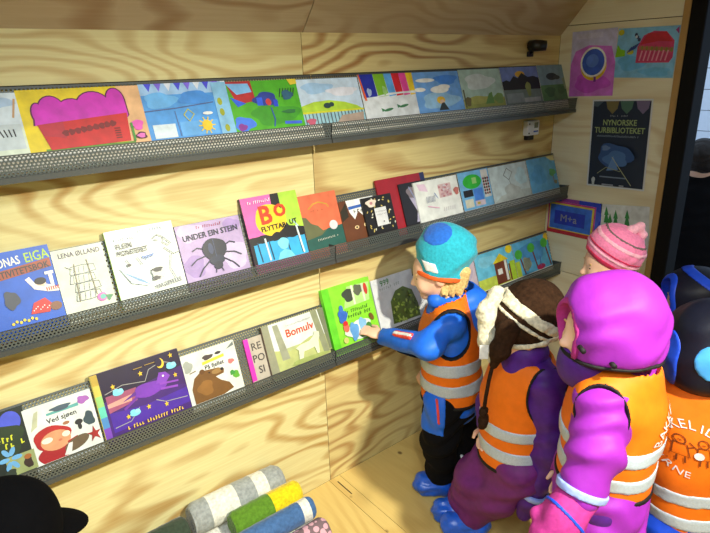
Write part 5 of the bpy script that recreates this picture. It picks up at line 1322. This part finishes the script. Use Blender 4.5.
# ------------------------------------------------------------------ person in the doorway and hooded child beside
def person_dark():
    f = unit([.75, .3, 0]); q = 3.05; gz = -.40
    hc = Wq(702, 163, q); neck = Wq(701, 186, q); pel = neck+np.array([0, 0, -.62])
    rt = np.array([f[1], -f[0], 0])
    ls = neck-rt*.18+[0, 0, -.06]; rs = neck+rt*.18+[0, 0, -.06]
    L = [ls, ls-rt*.05+[0, 0, -.28], ls+f*.12+[0, 0, -.5]]; R_ = [rs, rs+rt*.05+[0, 0, -.28], rs+f*.12+[0, 0, -.5]]
    o, torso, jk, M, Mb = kid('adult in black coat with dark hair standing outside the doorway', hc, f, neck, pel, L, R_, 'black_cloth', 'black_cloth', tw=.21, td=.13, hs=1.15, arm_r=(.075, .065, .05), ground=gz, skirt=.2)
    hair = Vol().ell(hc+[0, 0, .03]-M[1]*.02, [.098, .108, .10], M, .02)
    garment('hair', hair, 'hair_dark', o, .005, 0, neg(ball(hc+M[1]*.09-M[2]*.03, [.075, .07, .10], M)), fold=.002, ff=120)
    mitten(o, L, 'black_cloth', .05, 'glove'); mitten(o, R_, 'black_cloth', .05, 'glove')
    al = pel
    for s_ in (-1, 1):
        a = pel+rt*s_*.065; a = np.array([a[0], a[1], gz])
        v = Vol().cap(a+[0, 0, .045], a+[0, 0, .04]+f*.14, .045, .04)
        garment('shoe', v, 'black_plastic', o, .006, 0, lambda X, Y, Z: gz+.002-Z+0*X+0*Y)
person_dark()
def child_blue_hood():
    f = unit([-.60, .75, 0]); q = 1.92
    hc = Wq(694, 300, q); neck = Wq(696, 330, q); pel = Wq(690, 440, q)
    rt = np.array([f[1], -f[0], 0]); ls = neck-rt*.12+[0, 0, -.05]; rs = neck+rt*.12+[0, 0, -.05]
    L = [ls, ls+[0, 0, -.16]+f*.03, ls+f*.10+[0, 0, -.29]]; R_ = [rs, rs+[0, 0, -.16]+f*.03, rs+f*.10+[0, 0, -.29]]
    o, torso, jk, M, Mb = kid('child in navy and blue hood standing by the black door frame', hc, f, neck, pel, L, R_, 'navy', 'navy', tw=.12, td=.11, pitch=-.1)
    c = Wq(696, 297, q); Mh = head_frame(f)
    hood = Vol().ell(c, [.112, .12, .118], Mh, .02).ell(c-[0, 0, .075], [.108, .10, .06], Mh, .05)
    hole_ = ball(hc+Mh[1]*.10, [.066, .075, .09], Mh)
    hd_ = garment('hood', hood, 'navy', o, .0055, 0, inter(neg(hole_), half(Wq(696, 342, q), [0, 0, -1])), fold=.003, ff=34)
    garment('hood_stripe', hood, 'royal_blue', hd_, .005, .004, slab(c, unit(Mh[2]*.8-Mh[1]*.5), .055, .085), fold=.003, ff=34)
    garment('hood_rim', hood, 'royal_blue', hd_, .005, .004, lambda X, Y, Z: np.abs(hole_(X, Y, Z))-.009, fold=.003, ff=34)
child_blue_hood()

# ------------------------------------------------------------------ person in black at the near end
def person_black():
    f = unit([.72, .69, 0]); q = 0.80
    hc = Wq(2, 540, q)
    neck = hc+np.array([0, 0, -.12])-f*.01; pel = neck+np.array([0, 0, -.36]); rt = np.array([f[1], -f[0], 0])
    ls = neck-rt*.12+[0, 0, -.05]; rs = neck+rt*.12+[0, 0, -.05]
    L = [ls, ls+[0, 0, -.16]+f*.03, ls+f*.10+[0, 0, -.27]]; R_ = [rs, rs+[0, 0, -.16]+f*.03, rs+f*.10+[0, 0, -.27]]
    o, torso, jk, M, Mb = kid('person in black cap with a stiff peak, by the bottom ledge', hc, f, neck, pel, L, R_, 'black_cloth', 'black_cloth', tw=.12, td=.11, pitch=-.2, smat='black_plastic')
    Mh = head_frame(f, -.45); c = hc+Mh[2]*.006
    capv = Vol().ell(c, [.094, .106, .104], Mh, .02)
    garment('cap', capv, 'cap_black', o, .005, 0, half(c-Mh[2]*.01, -Mh[2]), fold=.001)
    pk = Vol().ell(c+Mh[1]*.085-Mh[2]*.012, [.092, .105, .020], Mh, .02)
    garment('cap_peak', pk, 'cap_black', o, .004, 0, None)
person_black()
